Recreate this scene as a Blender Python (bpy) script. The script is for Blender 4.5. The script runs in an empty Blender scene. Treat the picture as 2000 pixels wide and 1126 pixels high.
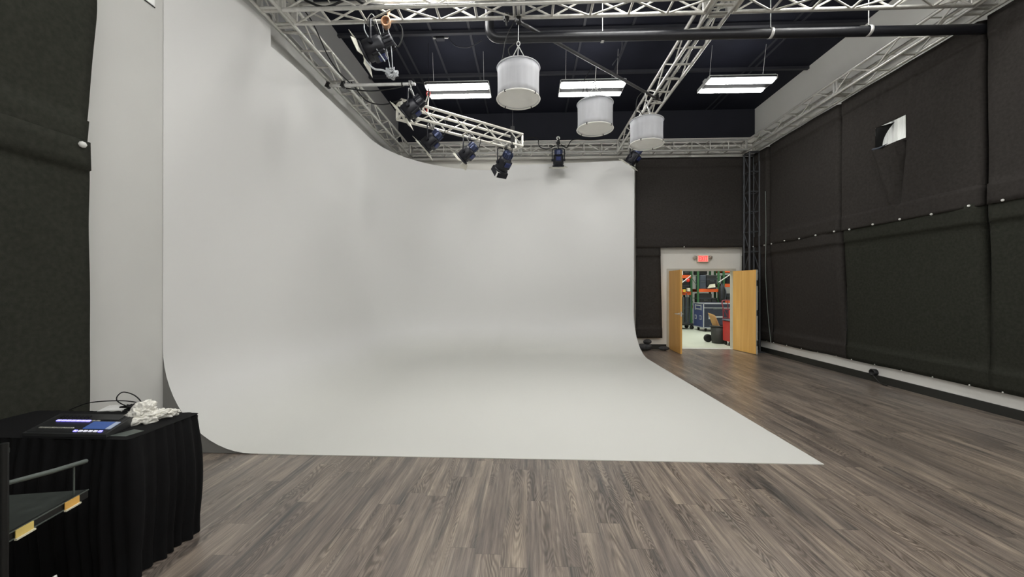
import bpy, math, random
from mathutils import Vector, Matrix, noise
random.seed(7)
sc = bpy.context.scene
col = sc.collection
PI = math.pi
V = Vector

# ------------------------------------------------------------------ materials
def lin(c):
    def f(x):
        x /= 255.0
        return x / 12.92 if x <= 0.04045 else ((x + 0.055) / 1.055) ** 2.4
    return (f(c[0]), f(c[1]), f(c[2]), 1.0)

def nodes_of(name):
    m = bpy.data.materials.new(name)
    m.use_nodes = True
    nt = m.node_tree
    nt.nodes.clear()
    out = nt.nodes.new('ShaderNodeOutputMaterial')
    bs = nt.nodes.new('ShaderNodeBsdfPrincipled')
    nt.links.new(bs.outputs[0], out.inputs[0])
    return m, nt, bs

def mat(name, rgb, rough=0.5, metal=0.0, var=0.08, scale=8.0, bump=0.0, bscale=60.0, stretch=(1, 1, 1), spec=0.5, trans=0.0, alpha=1.0):
    m, nt, bs = nodes_of(name)
    N, L = nt.nodes.new, nt.links.new
    tc = N('ShaderNodeTexCoord'); mp = N('ShaderNodeMapping')
    mp.inputs['Scale'].default_value = stretch
    L(tc.outputs['Object'], mp.inputs['Vector'])
    nz = N('ShaderNodeTexNoise'); nz.inputs['Scale'].default_value = scale; nz.inputs['Detail'].default_value = 5
    L(mp.outputs[0], nz.inputs['Vector'])
    cr = N('ShaderNodeValToRGB')
    c = lin(rgb)
    cr.color_ramp.elements[0].position = 0.3
    cr.color_ramp.elements[1].position = 0.7
    cr.color_ramp.elements[0].color = [x * (1 - var) for x in c[:3]] + [1]
    cr.color_ramp.elements[1].color = [min(1, x * (1 + var)) for x in c[:3]] + [1]
    L(nz.outputs['Fac'], cr.inputs['Fac'])
    L(cr.outputs['Color'], bs.inputs['Base Color'])
    bs.inputs['Roughness'].default_value = rough
    bs.inputs['Metallic'].default_value = metal
    bs.inputs['Specular IOR Level'].default_value = spec
    bs.inputs['Alpha'].default_value = alpha
    if trans: bs.inputs['Transmission Weight'].default_value = trans
    if bump:
        nb = N('ShaderNodeTexNoise'); nb.inputs['Scale'].default_value = bscale; nb.inputs['Detail'].default_value = 3
        L(mp.outputs[0], nb.inputs['Vector'])
        bp = N('ShaderNodeBump'); bp.inputs['Strength'].default_value = bump; bp.inputs['Distance'].default_value = 0.01
        L(nb.outputs['Fac'], bp.inputs['Height']); L(bp.outputs[0], bs.inputs['Normal'])
    return m

def emis(name, rgb, strength, base=(200, 200, 200)):
    m, nt, bs = nodes_of(name)
    N, L = nt.nodes.new, nt.links.new
    bs.inputs['Base Color'].default_value = lin(base)
    tc = N('ShaderNodeTexCoord'); nz = N('ShaderNodeTexNoise'); nz.inputs['Scale'].default_value = 3
    L(tc.outputs['Object'], nz.inputs['Vector'])
    mr = N('ShaderNodeMapRange'); mr.inputs['To Min'].default_value = strength * .97; mr.inputs['To Max'].default_value = strength * 1.03
    L(nz.outputs['Fac'], mr.inputs['Value'])
    bs.inputs['Emission Color'].default_value = lin(rgb)
    L(mr.outputs[0], bs.inputs['Emission Strength'])
    return m

def floor_material():
    m, nt, bs = nodes_of('wood_plank_vinyl')
    N, L = nt.nodes.new, nt.links.new
    def math_(op, a=None, b=None, va=None, vb=None):
        n = N('ShaderNodeMath'); n.operation = op
        if a is not None: L(a, n.inputs[0])
        if b is not None: L(b, n.inputs[1])
        if va is not None: n.inputs[0].default_value = va
        if vb is not None: n.inputs[1].default_value = vb
        return n.outputs[0]
    tc = N('ShaderNodeTexCoord'); sp = N('ShaderNodeSeparateXYZ'); L(tc.outputs['Object'], sp.inputs[0])
    X, Y = sp.outputs[0], sp.outputs[1]
    W, LEN = 0.158, 1.22
    xs = math_('DIVIDE', X, vb=W)
    row = math_('FLOOR', xs)
    fx = math_('FRACT', xs)
    wn = N('ShaderNodeTexWhiteNoise'); wn.noise_dimensions = '1D'; L(row, wn.inputs['W'])
    ys = math_('ADD', math_('DIVIDE', Y, vb=LEN), wn.outputs['Value'])
    idx = math_('FLOOR', ys)
    fy = math_('FRACT', ys)
    cb = N('ShaderNodeCombineXYZ'); L(row, cb.inputs[0]); L(idx, cb.inputs[1])
    w2 = N('ShaderNodeTexWhiteNoise'); w2.noise_dimensions = '3D'; L(cb.outputs[0], w2.inputs['Vector'])
    rnd = w2.outputs['Value']
    # grain coordinates: shifted per plank
    def coords(sx, sy, k):
        c = N('ShaderNodeCombineXYZ')
        L(math_('MULTIPLY', X, vb=sx), c.inputs[0])
        L(math_('MULTIPLY', Y, vb=sy), c.inputs[1])
        L(math_('MULTIPLY', rnd, vb=k), c.inputs[2])
        return c.outputs[0]
    def nz(vec, scale, detail=4, rough=.55, dist=0):
        n = N('ShaderNodeTexNoise'); n.inputs['Scale'].default_value = scale; n.inputs['Detail'].default_value = detail
        n.inputs['Roughness'].default_value = rough; n.inputs['Distortion'].default_value = dist
        L(vec, n.inputs['Vector']); return n.outputs['Fac']
    broad = nz(coords(9, .9, 37), 1, 4, .6, .6)        # long patches of grey and tan
    rings = nz(coords(7.5, 1.1, 91), 1, 1.5, .4, .3)       # contour lines -> cathedral grain
    ring = math_('SINE', math_('MULTIPLY', rings, vb=190))
    ring = math_('MULTIPLY_ADD', ring, vb=.5); ring.node.inputs[2].default_value = .5
    mask = N('ShaderNodeMapRange'); L(nz(coords(6, .8, 53), 1, 2), mask.inputs['Value'])
    mask.inputs['From Min'].default_value = .44; mask.inputs['From Max'].default_value = .6
    fine = nz(coords(150, 5, 11), 1, 6, .7)
    streak = nz(coords(38, 1.3, 71), 1, 4, .65)
    def ramp(fac, els):
        r = N('ShaderNodeValToRGB'); L(fac, r.inputs['Fac'])
        while len(r.color_ramp.elements) < len(els): r.color_ramp.elements.new(.5)
        for e, (p, c) in zip(r.color_ramp.elements, els): e.position = p; e.color = lin(c)
        return r.outputs['Color']
    def mix(kind, fac, a, b):
        n = N('ShaderNodeMix'); n.data_type = 'RGBA'; n.blend_type = kind
        if isinstance(fac, float): n.inputs[0].default_value = fac
        else: L(fac, n.inputs[0])
        L(a, n.inputs[6])
        if isinstance(b, tuple): n.inputs[7].default_value = b
        else: L(b, n.inputs[7])
        return n.outputs[2]
    c0 = ramp(broad, [(.34, (78, 78, 78)), (.45, (122, 111, 103)), (.54, (146, 132, 120)), (.64, (176, 161, 142))])
    c1 = ramp(streak, [(.34, (84, 82, 80)), (.47, (128, 118, 110)), (.57, (152, 140, 128)), (.68, (198, 185, 166))])
    c = mix('MIX', .5, c0, c1)
    plank = ramp(rnd, [(0, (212, 206, 203)), (.5, (238, 232, 226)), (1, (255, 248, 238))])
    c = mix('MULTIPLY', .9, c, plank)
    rg = ramp(ring, [(.0, (116, 112, 110)), (.35, (185, 180, 176)), (.8, (255, 255, 255))])
    mm = math_('MULTIPLY', mask.outputs[0], vb=.62)
    c = mix('MULTIPLY', mm, c, rg)
    fg = ramp(fine, [(.34, (160, 156, 152)), (.6, (255, 255, 255))])
    c = mix('MULTIPLY', .45, c, fg)
    # seams
    ex = math_('MINIMUM', fx, math_('SUBTRACT', va=1.0, b=fx))
    ey = math_('MINIMUM', fy, math_('SUBTRACT', va=1.0, b=fy))
    s1 = math_('LESS_THAN', ex, vb=.006)
    s2 = math_('LESS_THAN', ey, vb=.0016)
    seam = math_('MULTIPLY', math_('MAXIMUM', s1, s2), vb=.45)
    c = mix('MIX', seam, c, lin((52, 48, 45)))
    hs = N('ShaderNodeHueSaturation'); hs.inputs['Saturation'].default_value = .82; hs.inputs['Value'].default_value = 1.1; L(c, hs.inputs['Color'])
    L(hs.outputs[0], bs.inputs['Base Color'])
    rr = N('ShaderNodeMapRange'); L(streak, rr.inputs['Value']); rr.inputs['To Min'].default_value = .25; rr.inputs['To Max'].default_value = .36
    L(rr.outputs[0], bs.inputs['Roughness'])
    bs.inputs['Specular IOR Level'].default_value = .75
    bp = N('ShaderNodeBump'); bp.inputs['Strength'].default_value = .15; bp.inputs['Distance'].default_value = .004
    L(fine, bp.inputs['Height']); L(bp.outputs[0], bs.inputs['Normal'])
    return m

def wood_material(name, a, b):
    m, nt, bs = nodes_of(name)
    N, L = nt.nodes.new, nt.links.new
    tc = N('ShaderNodeTexCoord'); mp = N('ShaderNodeMapping'); mp.inputs['Scale'].default_value = (14, 14, .7)
    L(tc.outputs['Object'], mp.inputs[0])
    nz = N('ShaderNodeTexNoise'); nz.inputs['Scale'].default_value = 1; nz.inputs['Detail'].default_value = 5; nz.inputs['Distortion'].default_value = .4
    L(mp.outputs[0], nz.inputs['Vector'])
    cr = N('ShaderNodeValToRGB'); L(nz.outputs['Fac'], cr.inputs['Fac'])
    cr.color_ramp.elements[0].position = .3; cr.color_ramp.elements[1].position = .7
    cr.color_ramp.elements[0].color = lin(a); cr.color_ramp.elements[1].color = lin(b)
    L(cr.outputs[0], bs.inputs['Base Color']); bs.inputs['Roughness'].default_value = .45
    return m

m_floor = floor_material()
m_white_wall = mat('white_wall_paint', (205, 205, 202), .8, var=.02, scale=1.5, bump=.04, bscale=120)
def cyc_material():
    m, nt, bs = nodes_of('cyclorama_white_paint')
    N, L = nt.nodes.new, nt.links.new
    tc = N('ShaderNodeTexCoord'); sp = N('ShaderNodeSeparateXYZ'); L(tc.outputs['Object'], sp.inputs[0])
    mr = N('ShaderNodeMapRange'); mr.interpolation_type = 'SMOOTHSTEP'; mr.inputs['From Max'].default_value = .7  # floor toned darker than the walls; light balance put into the colour
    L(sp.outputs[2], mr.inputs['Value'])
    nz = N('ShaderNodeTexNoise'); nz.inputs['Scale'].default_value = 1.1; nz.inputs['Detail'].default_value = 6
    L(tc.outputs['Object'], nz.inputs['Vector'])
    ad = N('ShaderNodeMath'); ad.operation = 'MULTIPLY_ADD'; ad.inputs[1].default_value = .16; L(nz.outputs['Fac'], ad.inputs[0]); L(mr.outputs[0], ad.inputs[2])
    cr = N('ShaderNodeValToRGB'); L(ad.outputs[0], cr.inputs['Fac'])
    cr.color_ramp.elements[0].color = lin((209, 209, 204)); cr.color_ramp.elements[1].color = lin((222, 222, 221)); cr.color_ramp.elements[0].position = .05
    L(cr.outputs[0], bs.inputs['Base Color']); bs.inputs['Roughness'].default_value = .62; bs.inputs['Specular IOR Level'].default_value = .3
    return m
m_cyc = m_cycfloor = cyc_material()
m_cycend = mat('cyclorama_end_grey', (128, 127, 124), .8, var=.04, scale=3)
m_ceil = mat('black_ceiling_insulation', (29, 31, 42), .75, var=.15, scale=2, bump=.2, bscale=6, spec=.2)
m_blackwall = mat('black_wall_paint', (27, 29, 40), .8, var=.1, scale=2)
m_purlin = mat('dark_painted_steel', (44, 45, 53), .6, var=.1)
m_cloth = mat('black_duvetyne', (56, 53, 51), .95, var=.16, scale=26, bump=.35, bscale=220, spec=.12)
m_cloth2 = mat('black_duvetyne_green_cast', (50, 51, 45), .95, var=.18, scale=30, bump=.4, bscale=200, spec=.12)
m_fold = mat('black_cloth_dark_fold', (12, 12, 12), .95, var=.1)
m_grom = mat('white_tie_ball', (232, 232, 228), .5, var=.03)
m_alu = mat('truss_aluminium', (208, 207, 202), .34, .5, var=.1, scale=20)
m_alu2 = mat('truss_brushed_aluminium', (204, 202, 196), .45, .3, var=.12, scale=20)
m_blacktruss = mat('black_painted_truss', (74, 76, 80), .55, .2, var=.1)
m_rubber = mat('black_rubber', (17, 17, 18), .7, var=.1)
m_pipe = mat('black_pipe_paint', (30, 31, 36), .38, .2, var=.1, spec=.6)
m_steel = mat('galvanised_steel', (214, 214, 212), .35, .35, var=.1)
m_silk = mat('white_silk_skirt', (224, 225, 229), .85, var=.05, scale=3, stretch=(6, 6, .6))
m_silk2 = mat('cream_silk_diffuser', (252, 251, 246), .85, var=.03, scale=4)
for m_, k_ in ((m_silk, .35), (m_silk2, .12)):
    nt_ = m_.node_tree; bs_ = next(n for n in nt_.nodes if n.type == 'BSDF_PRINCIPLED'); out_ = next(n for n in nt_.nodes if n.type == 'OUTPUT_MATERIAL')
    tr_ = nt_.nodes.new('ShaderNodeBsdfTranslucent'); mx_ = nt_.nodes.new('ShaderNodeMixShader'); mx_.inputs[0].default_value = k_
    nt_.links.new(bs_.inputs['Base Color'].links[0].from_socket, tr_.inputs[0])
    nt_.links.new(bs_.outputs[0], mx_.inputs[1]); nt_.links.new(tr_.outputs[0], mx_.inputs[2]); nt_.links.new(mx_.outputs[0], out_.inputs[0])
m_wire = mat('lantern_grey_wire', (120, 120, 118), .4, .6, var=.05)
m_blk = mat('matte_black_plastic', (24, 24, 26), .5, var=.1)
m_hous = mat('fixture_black_housing', (30, 31, 38), .45, .3, var=.15)
m_blue = mat('fixture_blue_grey_housing', (62, 70, 98), .3, .5, var=.15)
m_deepblue = mat('fixture_deep_blue_trim', (40, 50, 96), .4, .2, var=.1)
m_barn = mat('barn_door_pale_metal', (206, 204, 192), .5, .2, var=.06)
m_lens = mat('fresnel_lens_glass', (150, 160, 170), .15, .0, var=.05)
m_tube = emis('lit_fluorescent_tube', (254, 253, 249), 32)
m_ridge = mat('fixture_dark_ridge', (40, 40, 44), .7, var=.03)
m_refl = mat('fixture_white_enamel', (235, 235, 235), .35, .2, var=.02)
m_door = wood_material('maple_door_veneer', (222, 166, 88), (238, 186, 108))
m_doorr = wood_material('maple_door_veneer_lit', (236, 182, 96), (250, 202, 118))  # lighter copy of the veneer, brighter light put into its colour
m_frame = mat('beige_door_frame_paint', (196, 192, 180), .5, var=.02)
m_base = mat('black_vinyl_baseboard', (38, 39, 36), .5, var=.06)
m_exitb = mat('exit_sign_cream_box', (226, 214, 196), .5, var=.03)
m_exitl = emis('exit_sign_red_letters', (255, 46, 44), 3.5, (230, 40, 40))
m_exitf = emis('exit_sign_pink_face', (255, 120, 112), 1.0, (240, 130, 120))
m_drape = mat('black_table_drape', (11, 11, 13), .8, var=.2, scale=12, bump=.08, bscale=300, spec=.2)
m_console = mat('console_dark_grey', (44, 45, 46), .45, var=.08)
m_consolet = mat('console_face_black', (30, 31, 32), .4, var=.08)
m_led = emis('lit_violet_buttons', (120, 112, 255), 2.2)
m_ledw = emis('lit_white_buttons', (205, 205, 225), .7)
m_ledd = mat('grey_unlit_buttons', (150, 150, 142), .5, var=.05)
m_screen = emis('blue_touch_screen', (66, 96, 160), .62, (30, 44, 80))
m_screen2 = emis('grey_screen_glare', (150, 160, 185), .55, (120, 130, 140))
m_bag = mat('thin_white_plastic_bag', (236, 234, 226), .4, var=.08, scale=20, spec=.6)
m_paper = mat('white_paper', (226, 226, 224), .8, var=.02)
m_cart = mat('black_powder_coat', (25, 26, 26), .45, .2, var=.1)
m_cartgrey = mat('grey_metal_rail', (104, 112, 108), .4, .5, var=.1)
m_cartshelf = mat('dark_green_grey_shelf', (50, 55, 52), .6, var=.15, scale=20)
m_label = mat('yellow_label_card', (226, 200, 118), .6, var=.05)
m_labelo = mat('orange_label_card', (232, 180, 92), .6, var=.05)
m_sand = mat('grey_sandbag_canvas', (62, 62, 64), .9, var=.12, scale=18, bump=.3)
m_conc = mat('sealed_concrete', (200, 204, 190), .35, var=.06, scale=1.2, stretch=(1, .4, 1))
m_green = mat('rack_green_paint', (56, 98, 64), .5, var=.1)
m_orange = mat('rack_orange_paint', (226, 96, 44), .5, var=.08)
m_case = mat('navy_road_case_laminate', (54, 64, 108), .5, var=.08)
m_cased = mat('dark_navy_road_case_front', (42, 47, 62), .5, var=.08)
m_edge = mat('case_aluminium_edge', (200, 203, 206), .35, .5, var=.05)
m_blkcase = mat('black_equipment_case', (34, 35, 36), .6, var=.15)
m_greycase = mat('blue_grey_equipment_case', (66, 72, 84), .6, var=.15)
m_red = mat('red_cart_paint', (186, 44, 40), .45, var=.06)
m_redb = mat('bright_red_plastic', (222, 52, 40), .4, var=.05)
m_dkred = mat('dark_red_hand_truck_paint', (120, 34, 48), .45, var=.06)
m_bin = mat('dark_grey_bin_plastic', (48, 48, 46), .6, var=.06)
m_card = mat('brown_cardboard', (182, 146, 96), .8, var=.05)
m_ivory = mat('ivory_plastic', (222, 218, 196), .5, var=.08)
m_ylw = mat('yellow_plastic', (214, 176, 60), .5, var=.08)
m_blind = emis('pale_glowing_window_blind', (232, 234, 228), .42, (225, 225, 222))  # blind glows by itself to look bright; no light stands behind it
m_wframe = emis('pale_glowing_window_frame', (225, 227, 224), .22, (225, 225, 222))  # slight glow added to brighten the frame, which is no lamp
m_amber = mat('amber_sling', (196, 152, 116), .5, var=.2, scale=40)
m_clear = mat('pale_cable_hank', (186, 190, 194), .35, var=.2, scale=30)
m_shack = mat('red_shackle_paint', (190, 48, 44), .4, var=.05)

# ------------------------------------------------------------------ mesh builder
class MB:
    def __init__(s): s.v, s.f, s.s = [], [], []; s.M = Matrix.Identity(4)
    def add(s, vs, fs, smooth=False):
        b = len(s.v)
        s.v += [tuple(s.M @ V(p)) for p in vs]
        for f in fs: s.f.append([i + b for i in f]); s.s.append(smooth)
    def box(s, lo, hi, bev=0.0):
        x0, y0, z0 = lo; x1, y1, z1 = hi
        if bev <= 0:
            s.add([(x0, y0, z0), (x1, y0, z0), (x1, y1, z0), (x0, y1, z0), (x0, y0, z1), (x1, y0, z1), (x1, y1, z1), (x0, y1, z1)],
                  [(3, 2, 1, 0), (4, 5, 6, 7), (0, 1, 5, 4), (1, 2, 6, 5), (2, 3, 7, 6), (3, 0, 4, 7)])
        else:
            b = min(bev, (x1 - x0) * .45, (y1 - y0) * .45, (z1 - z0) * .45)
            rings = []
            for z, i in ((z0, b), (z0 + b, 0), (z1 - b, 0), (z1, b)):
                a, c, d, e = x0 + i, x1 - i, y0 + i, y1 - i
                k = b if i == 0 else b * .6
                rings.append([(a + k, d, z), (c - k, d, z), (c, d + k, z), (c, e - k, z), (c - k, e, z), (a + k, e, z), (a, e - k, z), (a, d + k, z)])
            vs = [p for r in rings for p in r]; fs = [tuple(range(7, -1, -1)), tuple(range(24, 32))]
            for r in range(3):
                for k in range(8):
                    n = (k + 1) % 8
                    fs.append((r * 8 + k, r * 8 + n, r * 8 + 8 + n, r * 8 + 8 + k))
            s.add(vs, fs)
        return s
    def boxc(s, c, d, bev=0.0):
        return s.box([c[i] - d[i] / 2 for i in range(3)], [c[i] + d[i] / 2 for i in range(3)], bev)
    def tube(s, pts, r, n=8, caps=True, closed=False):
        pts = [V(p) for p in pts]
        rs = r if isinstance(r, (list, tuple)) else [r] * len(pts)
        m = len(pts)
        t0 = (pts[1] - pts[0]).normalized()
        a = V((0, 0, 1)) if abs(t0.z) < .9 else V((1, 0, 0))
        u = t0.cross(a).normalized()
        vs = []
        for i, p in enumerate(pts):
            if closed: t = (pts[(i + 1) % m] - pts[i - 1]).normalized()
            elif i == 0: t = t0
            elif i == m - 1: t = (pts[-1] - pts[-2]).normalized()
            else: t = (pts[i + 1] - pts[i - 1]).normalized()
            u = (u - t * u.dot(t))
            if u.length < 1e-6: u = t.orthogonal()
            u.normalize(); w = t.cross(u)
            for k in range(n):
                an = 2 * PI * k / n
                vs.append(p + (u * math.cos(an) + w * math.sin(an)) * rs[i])
        fs = []
        for i in range(m if closed else m - 1):
            j = (i + 1) % m
            for k in range(n):
                q = (k + 1) % n
                fs.append((i * n + k, i * n + q, j * n + q, j * n + k))
        s.add(vs, fs, True)
        if caps and not closed:
            s.add(vs[:n], [tuple(range(n - 1, -1, -1))]); s.add(vs[-n:], [tuple(range(n))])
        return s
    def lathe(s, prof, n=24, axis='z', smooth=True):
        # prof: list of (radius, height)
        vs = []
        for r, h in prof:
            for k in range(n):
                a = 2 * PI * k / n
                c, d = r * math.cos(a), r * math.sin(a)
                vs.append((c, d, h) if axis == 'z' else ((h, c, d) if axis == 'x' else (d, h, c)))
        fs = []
        for i in range(len(prof) - 1):
            for k in range(n):
                q = (k + 1) % n
                fs.append((i * n + k, i * n + q, (i + 1) * n + q, (i + 1) * n + k))
        s.add(vs, fs, smooth)
        return s
    def grid(s, fn, nu, nv, smooth=True, skip=None):
        vs = [fn(i / nu, j / nv) for j in range(nv + 1) for i in range(nu + 1)]
        fs = []
        for j in range(nv):
            for i in range(nu):
                if skip and skip((i + .5) / nu, (j + .5) / nv): continue
                a = j * (nu + 1) + i
                fs.append((a, a + 1, a + nu + 2, a + nu + 1))
        s.add(vs, fs, smooth)
        return s
    def ngon(s, pts, smooth=False):
        s.add(pts, [tuple(range(len(pts)))], smooth); return s
    def prism(s, pts, d):
        n = len(pts); d = V(d)
        vs = [V(p) for p in pts] + [V(p) + d for p in pts]
        fs = [tuple(range(n - 1, -1, -1)), tuple(range(n, 2 * n))] + [(k, (k + 1) % n, n + (k + 1) % n, n + k) for k in range(n)]
        s.add(vs, fs); return s
    def build(s, name, m, parent=None, solid=0.0):
        me = bpy.data.meshes.new(name)
        org = V((0, 0, 0))
        if parent is not None and parent.type == 'EMPTY': org = parent.get('_o') and V(parent['_o']) or V((0, 0, 0))
        elif parent is not None and parent.parent is not None: org = V(parent.parent.get('_o') or (0, 0, 0))
        me.from_pydata([tuple(V(p) - org) for p in s.v], [], s.f)
        me.polygons.foreach_set('use_smooth', s.s)
        me.materials.append(m); me.update()
        o = bpy.data.objects.new(name, me); col.objects.link(o)
        if parent is not None: o.parent = parent
        if solid:
            md = o.modifiers.new('thickness', 'SOLIDIFY'); md.thickness = solid; md.offset = 0
        return o

def tag(o, label, cat, group=None, kind=None):
    o['label'] = label; o['category'] = cat
    if group: o['group'] = group
    if kind: o['kind'] = kind
    return o
def thing(name, label, cat, loc, group=None):
    """Empty at the base of a thing; its parts are modelled in world space and shifted to it."""
    o = bpy.data.objects.new(name, None); col.objects.link(o)
    o.location = loc; o['_o'] = list(loc); o.empty_display_size = .1
    return tag(o, label, cat, group)
def struct(o):
    o['kind'] = 'structure'; return o
def copy_tree(o, parent=None):
    c = o.copy(); col.objects.link(c)
    if parent is not None: c.parent = parent
    for ch in list(o.children): copy_tree(ch, c)
    return c
def bez(pts, n=8):
    """smooth polyline through points (Catmull-Rom)"""
    P = [V(p) for p in pts]; P = [P[0] * 2 - P[1]] + P + [P[-1] * 2 - P[-2]]
    out = []
    for i in range(1, len(P) - 2):
        a, b, c, d = P[i - 1:i + 3]
        for k in range(n):
            t = k / n
            out.append(.5 * ((2 * b) + (c - a) * t + (2 * a - 5 * b + 4 * c - d) * t * t + (3 * b - a - 3 * c + d) * t ** 3))
    out.append(P[-2]); return out
def Rot(fwd):
    """matrix whose +X is the aim direction, +Z as upright as possible"""
    f = V(fwd).normalized(); y = V((0, 0, 1)).cross(f).normalized(); z = f.cross(y)
    return Matrix((f, y, z)).transposed().to_4x4()

# ------------------------------------------------------------------ room shell
XL, XR, YB, HC, YF = -3.57, 6.03, 10.6, 6.39, -3.6
DX0, DX1, DH = 3.78, 5.47, 2.09
struct(MB().box((XL - .15, YF - .15, -.1), (XR + .15, YB + .15, 0)).build('floor', m_floor))
struct(MB().box((XL - .15, YF - .15, HC), (XR + .15, YB + .15, HC + .1)).build('ceiling', m_ceil))
struct(MB().box((XL - .15, YF - .15, 0), (XL, YB + .15, 5.42)).build('wall_left', m_white_wall))
struct(MB().box((XL - .15, YF - .15, 5.42), (XL, YB + .15, HC)).build('wall_left_upper', mat('upper_wall_grey', (158, 158, 158), .8, var=.02, scale=1.5)))  # upper part of the left wall in a darker grey
WY0, WY1, WZ0, WZ1 = 6.22, 7.05, 3.8, 4.5
b = MB()
b.box((XR, YF - .15, 0), (XR + .15, YB + .15, WZ0)); b.box((XR, YF - .15, WZ1), (XR + .15, YB + .15, HC))
b.box((XR, YF - .15, WZ0), (XR + .15, WY0, WZ1)); b.box((XR, WY1, WZ0), (XR + .15, YB + .15, WZ1))
struct(b.build('wall_right', mat('right_wall_white_paint', (234, 233, 229), .8, var=.02, scale=1.5)))
b = MB(); WB = 5.64
b.box((XL, YB, 0), (DX0 - .06, YB + .15, WB)); b.box((DX1 + .06, YB, 0), (XR, YB + .15, WB)); b.box((DX0 - .06, YB, DH + .06), (DX1 + .06, YB + .15, WB))
struct(b.build('wall_back', mat('back_wall_white_paint', (231, 229, 222), .8, var=.02, scale=1.5)))
struct(MB().box((XL, YB, WB), (XR, YB + .15, HC)).build('wall_back_upper', m_blackwall))
struct(MB().box((XL, YF - .15, 0), (XR, YF, HC)).build('wall_front', m_white_wall))
struct(MB().box((XR - .018, YF, 0), (XR, YB, .125)).build('baseboard_right', m_base))
b = MB(); b.box((2.75, YB - .012, 0), (DX0 - .07, YB, .125)); b.box((DX1 + .07, YB - .012, 0), (XR - .018, YB, .125))
struct(b.build('baseboard_back', m_base))
# door frame
b = MB()
b.box((DX0 - .06, YB - .02, 0), (DX0, YB + .17, DH + .06)); b.box((DX1, YB - .02, 0), (DX1 + .06, YB + .17, DH + .06)); b.box((DX0, YB - .02, DH), (DX1, YB + .17, DH + .06))
struct(b.build('trim_1', m_frame))
struct(MB().box((DX0, YB - .01, 0), (DX1, YB + .17, .012)).build('trim_2', m_steel))
# ceiling purlins and roof seams
for i, y in enumerate((-2.5, -.7, 1.1, 2.9, 4.4, 5.75, 7.18, 8.62)):
    b = MB(); b.box((XL, y - .035, HC - .06), (XR, y + .035, HC - .05)); b.box((XL, y - .03, HC - .05), (XR, y - .024, HC)); b.box((XL, y + .024, HC - .05), (XR, y + .03, HC))
    struct(b.build('trim_%d' % (i + 3), m_purlin))
for i, x in enumerate((-2.62, -2.42, -1.8, -1.08, 1.02, 1.9, 3.2, 4.75, 4.9)):
    struct(MB().box((x - .022, YF, HC - .012), (x + .022, YB, HC)).build('trim_%d' % (i + 11), m_purlin))

# window behind the hole in the right-hand drape
w = MB()
for lo, hi in (((XR - .01, WY0, WZ0), (XR + .05, WY0 + .05, WZ1)), ((XR - .01, WY1 - .05, WZ0), (XR + .05, WY1, WZ1)),
               ((XR - .01, WY0, WZ0), (XR + .05, WY1, WZ0 + .05)), ((XR - .01, WY0, WZ1 - .09), (XR + .05, WY1, WZ1)),
               ((XR - .005, 6.655, WZ0), (XR + .05, 6.70, WZ1))):
    w.box(lo, hi)
wo = struct(w.build('window_1', m_wframe))
g = MB()
n = 34
for k in range(n):
    y = WY0 + .05 + (WY1 - WY0 - .1) * k / n
    g.box((XR + .04, y, WZ0 + .05), (XR + .05 + (.006 if k % 2 else 0), y + (WY1 - WY0 - .1) / n * .72, WZ1 - .09))
g.build('window_blind', m_blind, wo)
MB().box((XR + .12, WY0, WZ0), (XR + .14, WY1, WZ1)).build('window_backing', m_white_wall, wo)

# ------------------------------------------------------------------ cyclorama
def cyc_path():
    P = []
    for k in range(14):                                   # left wing
        t = k / 13; y = 3.67 + (8.15 - 3.67) * t
        x = -3.566 + .186 * min(1, (y - 3.67) / 1.9) ** .75
        P.append((x, y))
    for k in range(1, 25):                                # rounded corner
        a = PI - (PI / 2) * k / 24
        P.append((-.98 + 2.4 * math.cos(a), 8.15 + 2.38 * math.sin(a)))
    for k in range(1, 14):                                # back wing
        t = k / 13
        P.append((-.98 + (2.745 + .98) * t, 10.53 - .32 * t ** 1.4))
    return P
# insert a double column where the tall left flat ends and where the tall back flat begins
base = cyc_path()
path = []
for i, p in enumerate(base):
    path.append((V((p[0], p[1], 0)), None))
pts = [q[0] for q in path]
def ctop(p, i):
    if p.y < 4.75 and p.x < -3: return 5.09
    if p.x < -.93: return 4.82
    return 4.94
def nrm(i):
    a = pts[max(0, i - 1)]; b_ = pts[min(len(pts) - 1, i + 1)]
    t = (b_ - a).normalized(); return V((t.y, -t.x, 0))
cols = []
for i, p in enumerate(pts):
    nn_ = nrm(i)
    if i < 5: nn_ = V((1, 0, 0)).lerp(nn_, i / 5).normalized()
    if i > len(pts) - 6: nn_ = V((0, -1, 0)).lerp(nn_, (len(pts) - 1 - i) / 5).normalized()
    cols.append((p, nn_, ctop(p, i), i / (len(pts) - 1)))
ext = []
for i, c in enumerate(cols):
    ext.append(c)
    if i + 1 < len(cols) and abs(cols[i + 1][2] - c[2]) > 1e-3:     # sharp step in height
        d = cols[i + 1]; t = .98
        q = c[0].lerp(d[0], t); ext.append((q, c[1].lerp(d[1], t).normalized(), c[2], c[3]))
cols = ext
NC, NV_ = 16, 10
b = MB(); vs = []; fs = []
foot = []
for (p, n_, top, t) in cols:
    ra = .9 + .1 * t + (.22 * max(0, (t - .7) / .3)); rb = 1.03
    lean = .02 * t ** 6
    vs.append(p + n_ * (ra + .06) + V((0, 0, .006)))
    for k in range(NC + 1):
        a = (PI / 2) * k / NC
        vs.append(p + n_ * (ra * (1 - math.sin(a))) + V((0, 0, .006 + rb * (1 - math.cos(a)))))
    foot.append(vs[-(NC + 2)].copy())
    for k in range(1, NV_ + 1):
        vs.append(p + V((lean * k / NV_, 0, rb + .006 + (top - rb) * k / NV_)))
W_ = NC + NV_ + 2
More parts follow.
